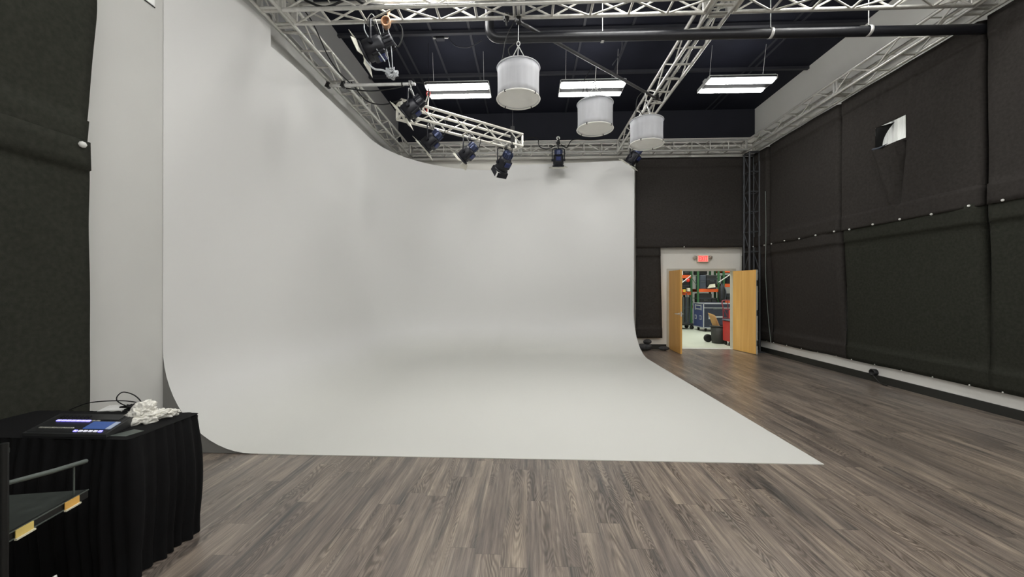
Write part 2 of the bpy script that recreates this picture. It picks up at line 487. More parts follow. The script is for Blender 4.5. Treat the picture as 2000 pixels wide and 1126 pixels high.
for i in range(len(cols) - 1):
    for k in range(W_ - 1):
        fs.append((i * W_ + k, (i + 1) * W_ + k, (i + 1) * W_ + k + 1, i * W_ + k + 1))
b.add(vs, fs, True)
cyc = thing('cyclorama', 'large white curved cyclorama with coved floor filling the left and back of the studio', 'cyclorama', (-.4, 7, 0))
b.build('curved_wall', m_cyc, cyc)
# floor sheet: inner edge follows the foot of the cove
fb = MB()
xr0 = 2.70
ring = [V((f.x, f.y, .006)) for f in foot]
front = [V((xr0 + .005, 3.67, .006)), V((foot[0].x, 3.67, .006))]
top = ring + [V((2.70, 9.0, .006))][:0] + [front[0]]
fb.ngon(top, True)
edge = [ring[-1], front[0], ring[0]]
for a, c in zip(edge, edge[1:]):
    fb.add([a, c, V((c.x, c.y, 0)), V((a.x, a.y, 0))], [(0, 1, 2, 3)])
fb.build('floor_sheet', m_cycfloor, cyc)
# grey end panel closing the side of the cove at the left
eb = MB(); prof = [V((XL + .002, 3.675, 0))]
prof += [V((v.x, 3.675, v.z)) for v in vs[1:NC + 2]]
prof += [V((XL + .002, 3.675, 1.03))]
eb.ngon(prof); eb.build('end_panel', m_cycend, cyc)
# right end panel of the cove
eb = MB(); i0 = (len(cols) - 1) * W_
prof = [V((v.x - .004, v.y, v.z)) for v in vs[i0:i0 + W_]] + [V((2.75, YB - .02, 4.94)), V((2.75, YB - .02, 0))]
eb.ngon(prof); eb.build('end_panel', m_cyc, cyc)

# ------------------------------------------------------------------ drapes
def drape(name, label, O, U, Nn, width, z0, z1, amp=.012, seed=0, mat_=None, hem=.26, group=None, extra=None, hole=None, curl=(1, 1), hemtop=True, res=.07, edge=None):
    O, U, Nn = V(O), V(U), V(Nn)
    H_ = z1 - z0
    def fn(u, v):
        x, z = u * width, v * H_
        d = amp * (noise.noise(V((x * 1.1 + seed * 7.3, z * .5, seed))) * 1.6 + .5 * noise.noise(V((x * 4 + seed, z * 1.6, 3.3))))
        for side, e in ((0, x), (1, width - x)):
            if e < .035 and curl[side]: d -= .09 * (1 - e / .035) * (min(1, max(0, (z - .2) / 1.6)) if not hemtop or z0 < 1 else 1)
        if z < hem: d += .016
        if hemtop and z > H_ - hem: d += .014
        if extra: d += extra(x, z)
        xx = x + (edge(z, u) if edge else 0)
        p = O + U * xx + Nn * d
        sag = .012 * noise.noise(V((x * 1.3, seed, 9))) if v == 0 else 0
        return (p.x, p.y, z0 + z + sag)
    nu = max(8, int(width / res))
    zr = [H_ * k / max(8, int(H_ / res)) for k in range(max(8, int(H_ / res)) + 1)]
    for q in [hem] + ([H_ - hem] if hemtop else []):
        zr = [z for z in zr if abs(z - q) > res * .6] + [q - .003, q + .003]
    zr.sort(); nv = len(zr) - 1
    fn0 = fn
    fn = lambda u, v: fn0(u, zr[min(nv, round(v * nv))] / H_)
    sk = (lambda u, v: hole(u * width, .5 * (zr[int(v * nv)] + zr[int(v * nv) + 1]))) if hole else None
    o = MB().grid(fn, nu, nv, True, sk).build(name, mat_ or m_cloth, None, .006)
    tag(o, label, 'curtain', group)
    return o
def balls(parent, pts, k=1.0):
    for p in pts:
        b = MB(); b.M = Matrix.Translation(p) @ Matrix.Scale(k, 4)
        b.lathe([(0, -.017), (.012, -.012), (.017, 0), (.012, .012), (0, .017)], 10)
        b.build('tie_ball', m_grom, parent)
UR = (0, 1, 0); NR = (-1, 0, 0); XC = 5.88
ys = [(3.0, 5.29, 'beside the right edge of the picture'), (5.29, 7.565, 'wide middle'), (7.565, 9.76, 'farther'), (9.76, 10.44, 'narrow corner')]
def wrinkle(x, z):
    # V-shaped folds under the opened window flap (panel starts at y = 5.29)
    d = 0
    if z < 1.26:
        for (xa, za, xb, zb, wd, am) in ((1.50, 1.26, 1.20, .25, .05, .03), (1.06, 1.26, 1.14, .25, .035, -.035), (1.12, 1.26, 1.22, .3, .03, .035), (1.42, 1.2, 1.25, .75, .03, .02)):
            if min(za, zb) <= z <= max(za, zb):
                t = (za - z) / (za - zb); xc = xa + (xb - xa) * t
                d += 2.6 * am * (1 - .6 * t) * math.exp(-((x - xc) / wd) ** 2)
    else:
        for (xa, za, xb, zb, wd, am) in ((1.55, 1.7, 1.25, 2.35, .03, .02), (1.6, 1.7, 1.45, 2.3, .025, .018), (.95, 1.75, .85, 2.3, .03, .014)):
            if za <= z <= zb:
                t = (z - za) / (zb - za); xc = xa + (xb - xa) * t
                d += 2.4 * am * math.sin(PI * t) * math.exp(-((x - xc) / wd) ** 2)
    return d
labs_up = ['upper black wall drape at the right edge of the picture, above the white tie balls', 'upper black wall drape with a cut-out window opening and folds below it',
           'upper black wall drape between the cut-out window panel and the corner truss tower', 'narrow upper black drape strip in the corner behind the truss tower']
labs_lo = ['lower black wall drape at the right edge of the picture, hem above white wall strip', 'lower black wall drape under the panel with the window opening',
           'lower black wall drape beside the corner strip, with pale cord on its far edge', 'narrow lower black drape strip in the corner beside the open right door']
for k, (y0, y1, _) in enumerate(ys):
    up = drape('wall_drape', labs_up[k], (XC, y0, 0), UR, NR, y1 - y0, 2.69, 5.1, seed=k + 1, group='black drapes hung along the right wall',
               extra=wrinkle if k == 1 else None, hole=(lambda x, z: 1.02 < x < 1.54 and 1.285 < z < 1.63) if k == 1 else None, res=.035 if k == 1 else .07, amp=.016)
    lo = drape('wall_drape', labs_lo[k], (XC + .012, y0, 0), UR, NR, y1 - y0, .30, 2.73, seed=k + 11, extra=lambda x, z: -.105 * max(0, 1 - z / 2.3), group='black drapes hung along the right wall', mat_=m_cloth2 if k < 2 else m_cloth, amp=.012)
    yy = [y0 + .12 + j * .48 for j in range(int((y1 - y0) / .48) + 1) if y0 + .12 + j * .48 < y1]
    balls(up, [(XC - .03, y, 2.70 + .01 * math.sin(y * 5)) for y in yy])
    balls(lo, [(XC + .085, y + .1, .31) for y in yy if y + .1 < y1], .55)
    if k == 1:   # pulled-back cloth corner inside the window opening
        b = MB()
        def flap(u, v):
            y = 5.29 + 1.54 + .02 - u * (.045 + .22 * v ** 2.6); z = 2.69 + 1.275 + v * .36
            return (XC + .02 - .03 * math.sin(u * 5) + .04 * u, y, z)
        b.grid(flap, 10, 10); b.build('folded_flap', m_fold, up, .006)
        b = MB(); b.tube(bez([(XC - .02, 5.29 + 1.58, 2.69 + 1.29), (XC - .03, 5.29 + 1.45, 2.69 + 1.265), (XC - .02, 5.29 + 1.3, 2.69 + 1.285)], 5), [.012, .018, .02, .02, .02, .018, .016, .014, .01, .008, .004]); b.build('rolled_hem', m_greycase, up)
# pale cord hanging at the corner seam
b = MB(); b.tube(bez([(XC - .07, 9.77, 4.0), (XC - .06, 9.765, 3.0), (XC - .065, 9.77, 2.0), (XC - .02, 9.75, 1.0), (XC + .02, 9.70, .3)], 6), .007, 6)
tag(b.build('hanging_cord', mat('pale_green_cord', (120, 130, 124), .6)), 'thin pale cord hanging down the corner drape near the open right door', 'cord')
# back drapes
drape('wall_drape', 'wide black drape on the back wall above the exit sign', (2.865, 10.47, 0), (1, 0, 0), (0, -1, 0), 3.11, 2.70, 5.08, seed=31, group='black drapes on the back wall', curl=(0, 0), amp=.012)
bk = bpy.data.objects['wall_drape.008'] if 'wall_drape.008' in bpy.data.objects else None
drape('wall_drape', 'narrow black drape hanging between the cyclorama and the double doors', (2.875, 10.49, 0), (1, 0, 0), (0, -1, 0), .64, .31, 2.74, seed=33, group='black drapes on the back wall', curl=(0, 0), amp=.01,
      edge=lambda z, u: (.05 * (1 - z / 2.4)) * u)
drape('wall_drape', 'narrow black drape strip behind the truss tower and the open right door', (5.63, 10.49, 0), (1, 0, 0), (0, -1, 0), .35, .12, 2.74, seed=35, group='black drapes on the back wall', curl=(0, 0), amp=.006)
if bk: balls(bk, [(4.12, 10.44, 2.715)])
# left drapes in the foreground
def ledge(z, u): return u * (.0 + .06 * math.sin(z * 1.9 + .4))
def lwr(x, z):
    return .012 * math.sin((x * 9 + z * 4)) * max(0, 1 - abs(z - 2.2) * 2)
lu = drape('wall_drape', 'upper black drape at the left edge with one white tie ball', (-3.45, -1.2, 0), UR, (1, 0, 0), 4.10, 2.69, 5.09, seed=41, group='black drapes hung along the left wall', mat_=m_cloth2, hem=.22, curl=(0, 0), amp=.02,
           edge=lambda z, u: u ** 8 * (.0 + .075 * min(1, max(0, z) / 1.1)))
ll = drape('wall_drape', 'lower black drape at the left edge hanging behind the skirted table', (-3.44, -1.2, 0), UR, (1, 0, 0), 4.13, .3, 2.74, seed=43, group='black drapes hung along the left wall', mat_=m_cloth2, hem=.22, curl=(0, 0), amp=.022,
           extra=lwr, edge=lambda z, u: u ** 8 * .02 * math.sin(z * 2))
balls(lu, [(-3.40, 2.84, 2.70)], 1.5)

# ------------------------------------------------------------------ trusses
CC = .255; ZB = 5.135
def truss(name, label, A, B, cc=CC, bay=.42, m=m_alu, m2=m_alu2, rc=.0255, rb=.012, plates=(), flip=0, wide=None, botdiag=False, zig=True, group='aluminium box trusses of the lighting grid'):
    """A, B: lower chord line on the left-hand side; box extends along side vector and up"""
    A, B = V(A), V(B)
    d = (B - A); Ln = d.length; t = d.normalized()
    up = V((0, 0, 1)) if abs(t.z) < .9 else V((0, 1, 0))
    sd = t.cross(up).normalized()
    wd = wide or cc
    T = thing(name, label, 'truss', tuple(A.lerp(B, .5)), group)
    offs = [V((0, 0, 0)), sd * wd, sd * wd + up * cc, up * cc]
    for o in offs:
        b = MB(); b.tube([A + o, B + o], rc, 10); b.build('chord', m, T)
    nb = max(1, round(Ln / bay))
    for f in range(4):
        o0, o1 = offs[f], offs[(f + 1) % 4]
        b = MB(); horizontal = f in (0, 2)
        for k in range(nb + 1):
            s_ = min(max(Ln * k / nb, .03), Ln - .03)
            p = A + t * s_
            if horizontal:
                c_ = MB(); c_.tube([p + o0, p + o1], rb * (1.35 if f == 0 else .8), 6, False); c_.build('crossbar', m2, T)
            elif not zig or k in (0, nb): b.tube([p + o0, p + o1], rb, 6, False)
            if k < nb and (not horizontal or (botdiag and f == 0)):
                q = A + t * min(Ln * (k + 1) / nb, Ln - .03)
                if (k + flip) % 2: b.tube([p + o0, q + o1], rb, 6, False)
                else: b.tube([p + o1, q + o0], rb, 6, False)
        if b.v: b.build('lattice', m2, T)
    for s_ in [0.012, Ln - .012] + list(plates):
        p = A + t * s_; h = .02
        b = MB()
        for o0, o1 in ((offs[0], offs[1]), (offs[1], offs[2]), (offs[2], offs[3]), (offs[3], offs[0])):
            for sgn in ((-1, 1) if 0.1 < s_ < Ln - .1 else (0,)):
                a0, a1 = p + o0 + t * sgn * .032, p + o1 + t * sgn * .032
                e = (a1 - a0).normalized(); nn = e.cross(t)
                w_ = .022
                b.prism([a0 - t * w_ - nn * .006, a0 + t * w_ - nn * .006, a1 + t * w_ - nn * .006, a1 - t * w_ - nn * .006], nn * .012)
        b.build('end_plate', m, T)
    return T
XTL, XTR, YTB, YTF, XM = -3.14, 5.58, 10.1, 5.07, 2.3
truss('box_truss', 'long aluminium box truss running along the top of the left wall', (XTL - CC, -1.6, ZB), (XTL - CC, 10.36, ZB), plates=(6.40, 6.70, 9.2))
truss('box_truss', 'long aluminium box truss above the black drapes of the right wall', (XTR, -1.6, ZB), (XTR, 10.36, ZB), plates=(6.40, 6.70, 8.9), flip=1)
truss('box_truss', 'aluminium box truss crossing above the top of the back wall', (XTL + .03, YTB + CC, ZB), (XTR - .03, YTB + CC, ZB), bay=.46, plates=(2.9, 5.5), m=mat('shaded_truss_tube', (165, 165, 161), .5, .3), m2=m_alu2, zig=False)  # back truss tubes darker, their shade put into the colour
truss('box_truss', 'nearest cross truss at the top of the picture, left of the centre truss', (XTL + .03, YTF, ZB), (XM - .03, YTF, ZB), bay=.5, plates=(3.02,), flip=1, botdiag=True)
truss('box_truss', 'nearest cross truss at the top of the picture, right of the centre truss', (XM + .30, YTF, ZB), (XTR - .03, YTF, ZB), bay=.5, botdiag=True)
truss('box_truss', 'centre truss running away from the nearest cross truss to the back truss', (XM, YTF - CC - .3, ZB), (XM, YTB - .03, ZB), bay=.44, wide=.27, plates=(.3, .6))
AT0, AT1 = V((-2.40, 7.02, 4.70)), V((-.26, 8.60, 4.68))
truss('box_truss', 'short tilted-looking truss hung diagonally below the grid, carrying three black spotlights', AT0, AT1, bay=.33, m=mat('bright_truss_tube', (228, 225, 216), .35, .3), flip=1, group='aluminium box trusses of the lighting grid')
# black corner tower
truss('truss_tower', 'black lattice truss tower standing in the far right corner beside the door', (5.875, 10.12, .02), (5.875, 10.12, 5.10), cc=.25, bay=.5, m=m_blacktruss, m2=m_blacktruss, zig=False, group='truss tower')
b = MB(); b.box((5.58, 10.05, 0), (5.98, 10.42, .02)); tb = b.build('base_plate', m_blacktruss); tb.parent = bpy.data.objects['truss_tower']
for v in tb.data.vertices: v.co -= V(bpy.data.objects['truss_tower']['_o'])

# slings that hold the diagonal truss
for (p, lab) in ((AT0.lerp(AT1, .2), 'pale webbing sling with red shackles at the near end of the diagonal truss'),):
    T = thing('truss_sling', lab, 'sling', tuple(p), 'slings on the diagonal truss')
    q = p + V((.1, -.08, .55))
    b = MB(); b.tube([p + V((-.03, -.03, .28)), q], .016, 6); b.tube([p + V((.06, .02, .28)), q], .016, 6); b.build('webbing', mat('pale_webbing', (210, 208, 200), .6), T)
    for c in (q + V((0, 0, .03)), p + V((.02, 0, .31)), p + V((-.12, .0, .42))):
        b = MB(); b.tube([c + V((.035 * math.cos(a), 0, .05 * math.sin(a))) for a in [2 * PI * k / 10 for k in range(10)]], .011, 6, closed=True); b.build('shackle', m_shack, T)
    b = MB(); b.tube([q + V((0, 0, .07)), q + V((0, 0, HC - q.z - .17))], .004, 5); b.build('wire', m_blk, T)
p = AT1.lerp(AT0, .06) + V((.06, -.12, 0))
T = thing('truss_sling', 'wide black webbing sling at the far end of the diagonal truss', 'sling', tuple(p), 'slings on the diagonal truss')
b = MB(); b.box((p.x - .045, p.y - .02, p.z - .05), (p.x + .045, p.y + .0, p.z + .42)); b.build('webbing', m_blk, T)
b = MB(); b.tube([(p.x, p.y, p.z + .42), (p.x, p.y, HC - .17)], .006, 5); b.build('wire', m_blk, T)

# silver side pipe clamped under the left truss
T = thing('side_pipe', 'silver pipe sticking out sideways from the left truss', 'pipe', (-2.7, 6.5, 5.05))
b = MB(); b.tube([(-3.44, 6.5, 5.06), (-1.90, 6.5, 5.06)], .026, 12); b.build('tube', m_steel, T)
for x in (-3.40, -3.14):
    b = MB(); b.box((x - .03, 6.46, 5.02), (x + .03, 6.54, 5.10), .01); b.box((x - .025, 6.465, 5.10), (x + .025, 6.535, 5.15), .01); b.tube([(x, 6.44, 5.06), (x, 6.40, 5.0)], .012, 6); b.build('clamp', m_blk, T)
b = MB(); b.lathe([(.029, -2.13), (.031, -2.13), (.031, -2.12), (.029, -2.12)], 12, 'x'); b.M = Matrix.Identity(4)
bb = MB(); bb.M = Matrix.Translation((0, 6.5, 5.06)); bb.lathe([(.027, -2.135), (.031, -2.13), (.031, -2.115), (.027, -2.11)], 12, 'x'); bb.build('black_tape', m_blk, T)

# diagonal pipe between the near cross truss and the centre truss
T = thing('diagonal_pipe', 'thin black and silver pipe running diagonally from near cross truss to centre truss', 'pipe', (1.1, 6.1, 5.08))
b = MB(); b.tube([(-.16, 5.02, 5.075), (2.42, 7.26, 5.075)], .024, 10); b.build('tube', mat('grey_pipe', (92, 92, 94), .35, .5), T)
for p in ((-.12, 5.06, 5.1), (2.34, 7.18, 5.1)):
    b = MB(); b.boxc((p[0], p[1], p[2] - .01), (.07, .07, .09), .012); b.build('clamp', m_blk, T)

# big black service pipe
T = thing('service_pipe', 'thick black pipe crossing the whole room below the near cross truss', 'pipe', (2.5, 5.26, 4.98))
b = MB(); b.tube([(-.52, 5.24, 6.36), (-.52, 5.24, 5.14)] + [(-.52 + .14 * (1 - math.cos(a)), 5.24, 5.12 - .14 * math.sin(a)) for a in [PI / 2 * k / 6 for k in range(1, 7)]] + [(XR - .01, 5.30, 4.98)], .062, 16); b.build('tube', m_pipe, T)
for x in (1.0, 3.2, 4.45):
    b = MB(); b.tube([(x, 5.27, 5.04), (x, 5.27, HC)], .006, 6); b.M = Matrix.Translation((0, 5.27, 4.98)); b.lathe([(.063, x - .02), (.068, x - .018), (.068, x + .018), (.063, x + .02)], 16, 'x'); b.build('hanger', m_steel, T)

# ------------------------------------------------------------------ fluorescent fixtures
def fixture(x, y, z, label):
    T = thing('ceiling_light', label, 'light', (x, y, z), 'two-tube fluorescent ceiling fixtures')
    L2 = .61
    b = MB()
    b.box((x - L2, y - .265, z + .05), (x + L2, y + .265, z + .075), .01); b.box((x - L2, y - .05, z + .075), (x + L2, y + .05, z + .12), .008)
    for s_ in (-1, 1): b.box((x + s_ * L2 - .012, y - .265, z - .01), (x + s_ * L2 + .012, y + .265, z + .06))
    b.build('housing', m_refl, T)
    b = MB(); b.box((x - L2, y - .075, z - .016), (x + L2, y + .075, z + .05))
    for s_ in (-1, 1): b.box((x - L2, y + s_ * .258 - .009, z + .02), (x + L2, y + s_ * .258 + .009, z + .05))
    b.build('reflector', m_ridge, T)
    for s_ in (-1, 1):
        b = MB()
        def fn(u, v, s_=s_):
            a = PI * v
            return (x - L2 + .02 + u * (2 * L2 - .04), y + s_ * .163 - .082 * math.cos(a), z + .02 - .065 * math.sin(a))
        b.grid(fn, 1, 6, True); b.build('tube', m_tube, T)
        b = MB(); b.ngon([(x - .5, y + s_ * .15 - .016, z + .0765), (x + .5, y + s_ * .15 - .016, z + .0765), (x + .5, y + s_ * .15 + .016, z + .0765), (x - .5, y + s_ * .15 + .016, z + .0765)]); b.build('added_uplight', m_tube, T)  # glowing strip added on top to light the ceiling and upper walls
    for sx in (-.5, .5):
        b = MB(); b.tube([(x + sx, y, z + .12), (x + sx, y - .12, HC - .16)], .003, 5); b.build('hanging_wire', m_steel, T)
    return T
FZ = 5.52
L0 = ['lit fluorescent ceiling fixture left of the big white lantern', 'lit fluorescent ceiling fixture partly hidden by a hanging white lantern', 'lit fluorescent ceiling fixture on the right, nearest the right wall']
for k, (x, y) in enumerate(((-1.37, 7.68), (1.24, 7.70), (4.0, 7.66))): fixture(x, y, FZ, L0[k])
fixture(-1.35, 5.08, FZ, 'lit fluorescent ceiling fixture at the top edge above the near cross truss')
for x in (1.3, 4.0): fixture(x, 4.75, FZ, 'lit fluorescent ceiling fixture above the near cross truss, out of the frame')
for y in (2.3, -.4, -2.6):
    for x in (-1.36, 1.3, 4.0): fixture(x, y, FZ, 'lit fluorescent ceiling fixture over the camera side of the room')

for (x, y, lab) in ((1.42, 7.25, 'small dark junction box under the ceiling beam left of the centre truss'), (-1.66, 7.32, 'small dark junction box under the ceiling beam above the left ceiling light')):
    T = thing('junction_box', lab, 'box', (x, y, 6.28), 'ceiling junction boxes')
    b = MB(); b.boxc((x, y, 6.355), (.16, .1, .07), .008); b.build('box_body', m_purlin, T)
    b = MB(); b.tube([(x + .08, y, 6.355), (x + .16, y, 6.355)], .014, 8); b.tube([(x - .08, y, 6.355), (x - .14, y, 6.355)], .014, 8); b.build('connector', m_steel, T)
    b = MB(); b.tube(bez([(x + .15, y, 6.355), (x + .3, y, 6.22), (x + .34, y + .2, 6.1), (x + .2, y + .3, 5.9)] if x > 0 else [(x + .15, y, 6.355), (x + .3, y, 6.2), (x + .55, y, 6.17), (x + .8, y, 6.3)], 6), .01, 6); b.build('conduit', m_purlin, T)
# ------------------------------------------------------------------ lanterns
def lantern(c, R_, H_, hang, label, dent=0.0):
    x, y, z = c
    T = thing('space_lantern', label, 'lantern', (x, y, z), 'white cylindrical hanging lanterns')
    b = MB(); n = 72
    vs = []
    for zz, k in ((0.02, 1), (.1, .985), (.2, .98), (.3, .985), (1 * H_, 1)):
        for q in range(n):
            a = 2 * PI * q / n
            r = R_ * k * (1 + .006 * math.sin(q * 2.9) * (1 if 0 < zz < H_ else .3) + .004 * math.sin(q * 1.7 + 2))
            if dent and zz > .15: r *= 1 - dent * max(0, math.cos(a + PI / 2 + .3)) ** 6
            vs.append((x + r * math.cos(a), y + r * math.sin(a), z + zz))
    b.add(vs, [(i * n + q, i * n + (q + 1) % n, (i + 1) * n + (q + 1) % n, (i + 1) * n + q) for i in range(4) for q in range(n)], True)
    b.build('skirt', m_silk, T, .004)
    b = MB(); b.M = Matrix.Translation(c)
    b.lathe([(R_ * .995, .025), (R_ * .6, .018), (0.001, .012)], 48); b.build('diffuser', m_silk2, T)
    for zz in (H_, .012):
        b = MB(); b.tube([(x + R_ * 1.03 * math.cos(a), y + R_ * 1.03 * math.sin(a), z + zz) for a in [2 * PI * k / 48 for k in range(48)]], .008 if zz > .1 else .010, 6, closed=True); rim0 = b.build('rim', m_silk if zz > .1 else m_silk2, T)
    b = MB(); b.M = Matrix.Translation(c); b.lathe([(R_, H_), (R_ * .35, H_ + .03), (R_ * .3, H_ + .03)], 40); b.build('top_cover', m_silk, T)
    for a in (.9, 2.3, 4.1, 5.6):
        b = MB(); b.boxc((x + R_ * 1.03 * math.cos(a), y + R_ * 1.03 * math.sin(a), z + .016), (.022, .022, .03), .004); b.build('clip', m_blk, rim0)
    b = MB(); b.boxc((x, y, z + H_ + .07), (.09, .09, .09), .01); b.build('lamp_base', m_alu, T)
    ap = V((x, y, z + H_ + .3))
    for a in (.5, 2.6, 4.7):
        b = MB(); b.tube([(x + R_ * .8 * math.cos(a), y + R_ * .8 * math.sin(a), z + H_ + .01), ap], .006, 6); b.build('suspension_leg', m_steel, T)
    b = MB(); b.tube([ap + V((.022 * math.cos(a), 0, .03 + .03 * math.sin(a))) for a in [2 * PI * k / 10 for k in range(10)]], .006, 6, closed=True)
    b.tube([ap + V((0, 0, .05)), V(hang)], .005, 6); b.build('hanging_chain', m_steel, T)
    b = MB(); b.tube(bez([V(hang) + V((-.05, 0, 0)), ap + V((-.16, 0, .1)), (x - .2, y - .05, z + H_ + .14), (x - R_ * .85, y - .03, z + H_)], 6), .006, 6)
    b.tube(bez([ap + V((-.02, 0, .05)), ap + V((-.13, 0, -.05)), (x - .06, y, z + H_ + .1)], 5), .007, 6); b.build('power_cable', m_rubber, T)
    return T
lantern((-.125, 5.10, 4.07), .272, .415, (-.12, 5.07, 5.11), 'largest-looking white cylindrical lantern, hung from the near cross truss')
lantern((1.06, 6.2, 4.11), .272, .41, (1.06, 6.09, 5.06), 'white cylindrical lantern with dented side hung from the diagonal pipe', .10)
lantern((2.06, 6.85, 4.10), .272, .41, (2.06, 6.93, 5.06), 'white cylindrical lantern hung in front of the centre truss')

# ------------------------------------------------------------------ spotlights
def fresnel(c, aim, hang, label, s=1.0, cable=True, doors=(40, 40, 40, 40), dm=None):
    c = V(c); T = thing('spotlight', label, 'spotlight', tuple(c), 'black fresnel spotlights with pale barn doors')
    Mx = Matrix.Translation(c) @ Rot(aim) @ Matrix.Scale(s, 4)
    def mb(): b = MB(); b.M = Mx; return b
    b = mb(); b.lathe([(.0, -.14), (.10, -.14), (.125, -.10), (.135, .02), (.135, .10), (.12, .13)], 20, 'x'); b.box((-.12, -.10, -.145), (.06, .10, -.10), .015); b.build('housing', m_hous, T)
    b = mb(); b.lathe([(.0, -.27), (.075, -.265), (.095, -.23), (.095, -.16), (.1, -.145)], 18, 'x')
    for k in range(12):
        a = 2 * PI * k / 12; b.boxc((-.2, .098 * math.cos(a), .098 * math.sin(a)), (.1, .014, .014))
    b.build('rear_housing', m_hous if c.y < 7 else m_blue, T)
    b = mb(); b.box((-.10, -.06, -.165), (.0, .06, -.14), .008); b.build('side_panel', m_deepblue, T)
    b = mb(); b.lathe([(.118, .125), (.15, .13), (.15, .16), (.135, .16), (.13, .13)], 20, 'x'); lr = b.build('lens_ring', m_hous, T)
    b = mb(); b.lathe([(.13, .135), (.08, .148), (.001, .152)], 20, 'x'); b.build('lens', m_lens, lr)
    for k in range(4):
        an = math.radians(doors[k]); b = mb()
        b.M = Mx @ Matrix.Rotation(PI / 2 * k, 4, 'X')
        x0, z0 = .162, .135; Ld = .10
        x1, z1 = x0 + Ld * math.cos(an), z0 + Ld * math.sin(an)
        w0, w1 = .115, (.12 if dm else .165 if k % 2 == 0 else .10)
        n = V((-math.sin(an), 0, math.cos(an))) * .006
        b.prism([(x0, -w0, z0), (x0, w0, z0), (x1, w1, z1), (x1, -w1, z1)], n)
        b.build('barn_door', dm or m_barn, T)
    # yoke hangs plumb from the clamp
    f = V((aim[0], aim[1], 0)).normalized(); sdv = V((-f.y, f.x, 0)); h = V(hang)
    top = c + V((0, 0, .30 * s))
    b = MB()
    for sg in (-1, 1): b.tube([c + sdv * sg * .155 * s - V((0, 0, .02)), c + sdv * sg * .155 * s + V((0, 0, .27 * s)), top + sdv * sg * .1 * s], .014 * s, 6); b.tube([c + sdv * sg * .13 * s, c + sdv * sg * .175 * s], .028 * s, 10)
    b.tube([top + sdv * .1 * s, top - sdv * .1 * s], .014 * s, 6); b.build('yoke', m_hous, T)
    b = MB(); b.tube([top, h], .013, 8); b.boxc((h.x, h.y, h.z + .01), (.06, .06, .09), .012); b.build('clamp', mat('clamp_grey', (120, 120, 120), .4, .6), T)
    if cable:
        r = Mx @ V((-.26, 0, -.02)); sd = (r - c).normalized()
        b = MB(); b.tube(bez([r, r + sd * .07 + V((0, 0, -.09)), r + sd * .13 + V((0, 0, .05)), r + sd * .06 + V((0, 0, .22)), h + V((.05, 0, .03))], 6), .009, 6); b.build('power_cable', m_rubber, T)
        b = MB(); b.tube(bez([h + V((-.03, 0, .06)), top + sdv * .06 + V((0, 0, .1)), c + sd * .1 + V((0, 0, .12))], 6), .005, 6); b.build('safety_wire', m_steel, T)
    return T
fresnel((-2.03, 5.07, 4.78), (-.9, -.06, -.42), (-2.1, 5.07, 5.11), 'large black spotlight hung from near cross truss, barn doors facing the left wall', 1.02, doors=(74, 68, 70, 68))
fresnel((-1.98, 6.5, 4.64), (-.76, .0, -.64), (-1.98, 6.5, 5.06), 'black spotlight hung from the end of the silver side pipe', 1.0, doors=(72, 68, 70, 68))
fresnel((-1.87, 7.37, 4.41), (-.75, .05, -.66), (-1.82, 7.41, 4.70), 'black spotlight under the near end of the diagonal truss', 1.0, doors=(82, 76, 66, 76))
fresnel((-1.25, 7.90, 4.36), (-.74, .2, -.64), (-1.19, 7.90, 4.69), 'black spotlight under the middle of the diagonal truss', 0.98, doors=(74, 72, 20, 72))
fresnel((-.52, 8.44, 4.33), (-.45, .6, -.62), (-.47, 8.42, 4.68), 'black spotlight under the far end of the diagonal truss, cable looped beside it', 1.05, doors=(5, 3, 12, 3), dm=m_hous)
fresnel((.78, 10.0, 4.90), (.02, .38, -.9), (.78, 10.08, 5.30), 'black spotlight hung from the back truss with a white ring above its clamp', 1.0, doors=(70, 74, 74, 74))
fresnel((2.56, 9.6, 4.80), (-.5, .4, -.75), (2.5, 9.6, 5.11), 'black spotlight under the far end of the centre truss, below the lantern', 1.0, doors=(70, 74, 70, 74))
# white ring on the clamp of the back-truss spotlight
b = MB(); b.tube([(.775 + .034 * math.cos(a), 10.02, 5.47 + .034 * math.sin(a)) for a in [2 * PI * k / 16 for k in range(16)]], .016, 8, closed=True)
o = b.build('clamp_ring', m_grom); sp = [x for x in bpy.data.objects if x.name.startswith('spotlight') and x.type == 'EMPTY'][5]
o.parent = sp
for v in o.data.vertices: v.co -= V(sp['_o'])
b = MB(); b.tube([(.775, 10.03, 5.30), (.775, 10.03, 5.44)], .02, 8); b.boxc((.775, 10.06, 5.36), (.09, .06, .05), .01); o = b.build('hook', m_blk); o.parent = sp
for v in o.data.vertices: v.co -= V(sp['_o'])

# cable bundle and sling hank near the first spotlight
T = thing('cable_hank', 'pale tangled cable hank dangling below the large near spotlight', 'cable', (-1.78, 5.03, 4.42))
b = MB(); pts_ = []
for k in range(130):
    a = k * .83; r = .045 + .025 * math.sin(k * 1.7)
    pts_.append((-1.78 + r * math.cos(a) + .02 * math.sin(k * .5), 5.03 + .035 * math.sin(k * 1.3), 4.42 + r * 1.05 * math.sin(a)))
b.tube(pts_, .008, 6); b.build('coil', m_clear, T)
b = MB(); b.tube(bez([(-1.80, 5.03, 4.47), (-1.86, 5.05, 4.75), (-1.92, 5.06, 5.1)], 6), .005, 6); b.tube(bez([(-1.77, 5.03, 4.47), (-1.80, 5.05, 4.8), (-1.86, 5.06, 5.12)], 6), .006, 6)
b.tube(bez([(-2.16, 5.05, 5.1), (-2.12, 5.0, 4.95), (-1.97, 4.98, 4.72), (-1.86, 5.0, 4.56)], 6), .008, 6)
b.tube(bez([(-2.12, 5.0, 4.58), (-2.0, 4.98, 4.46), (-1.9, 5, 4.45), (-1.8, 5.02, 4.42)], 6), .012, 6); b.build('hanging_cord', m_clear, T)
b = MB()
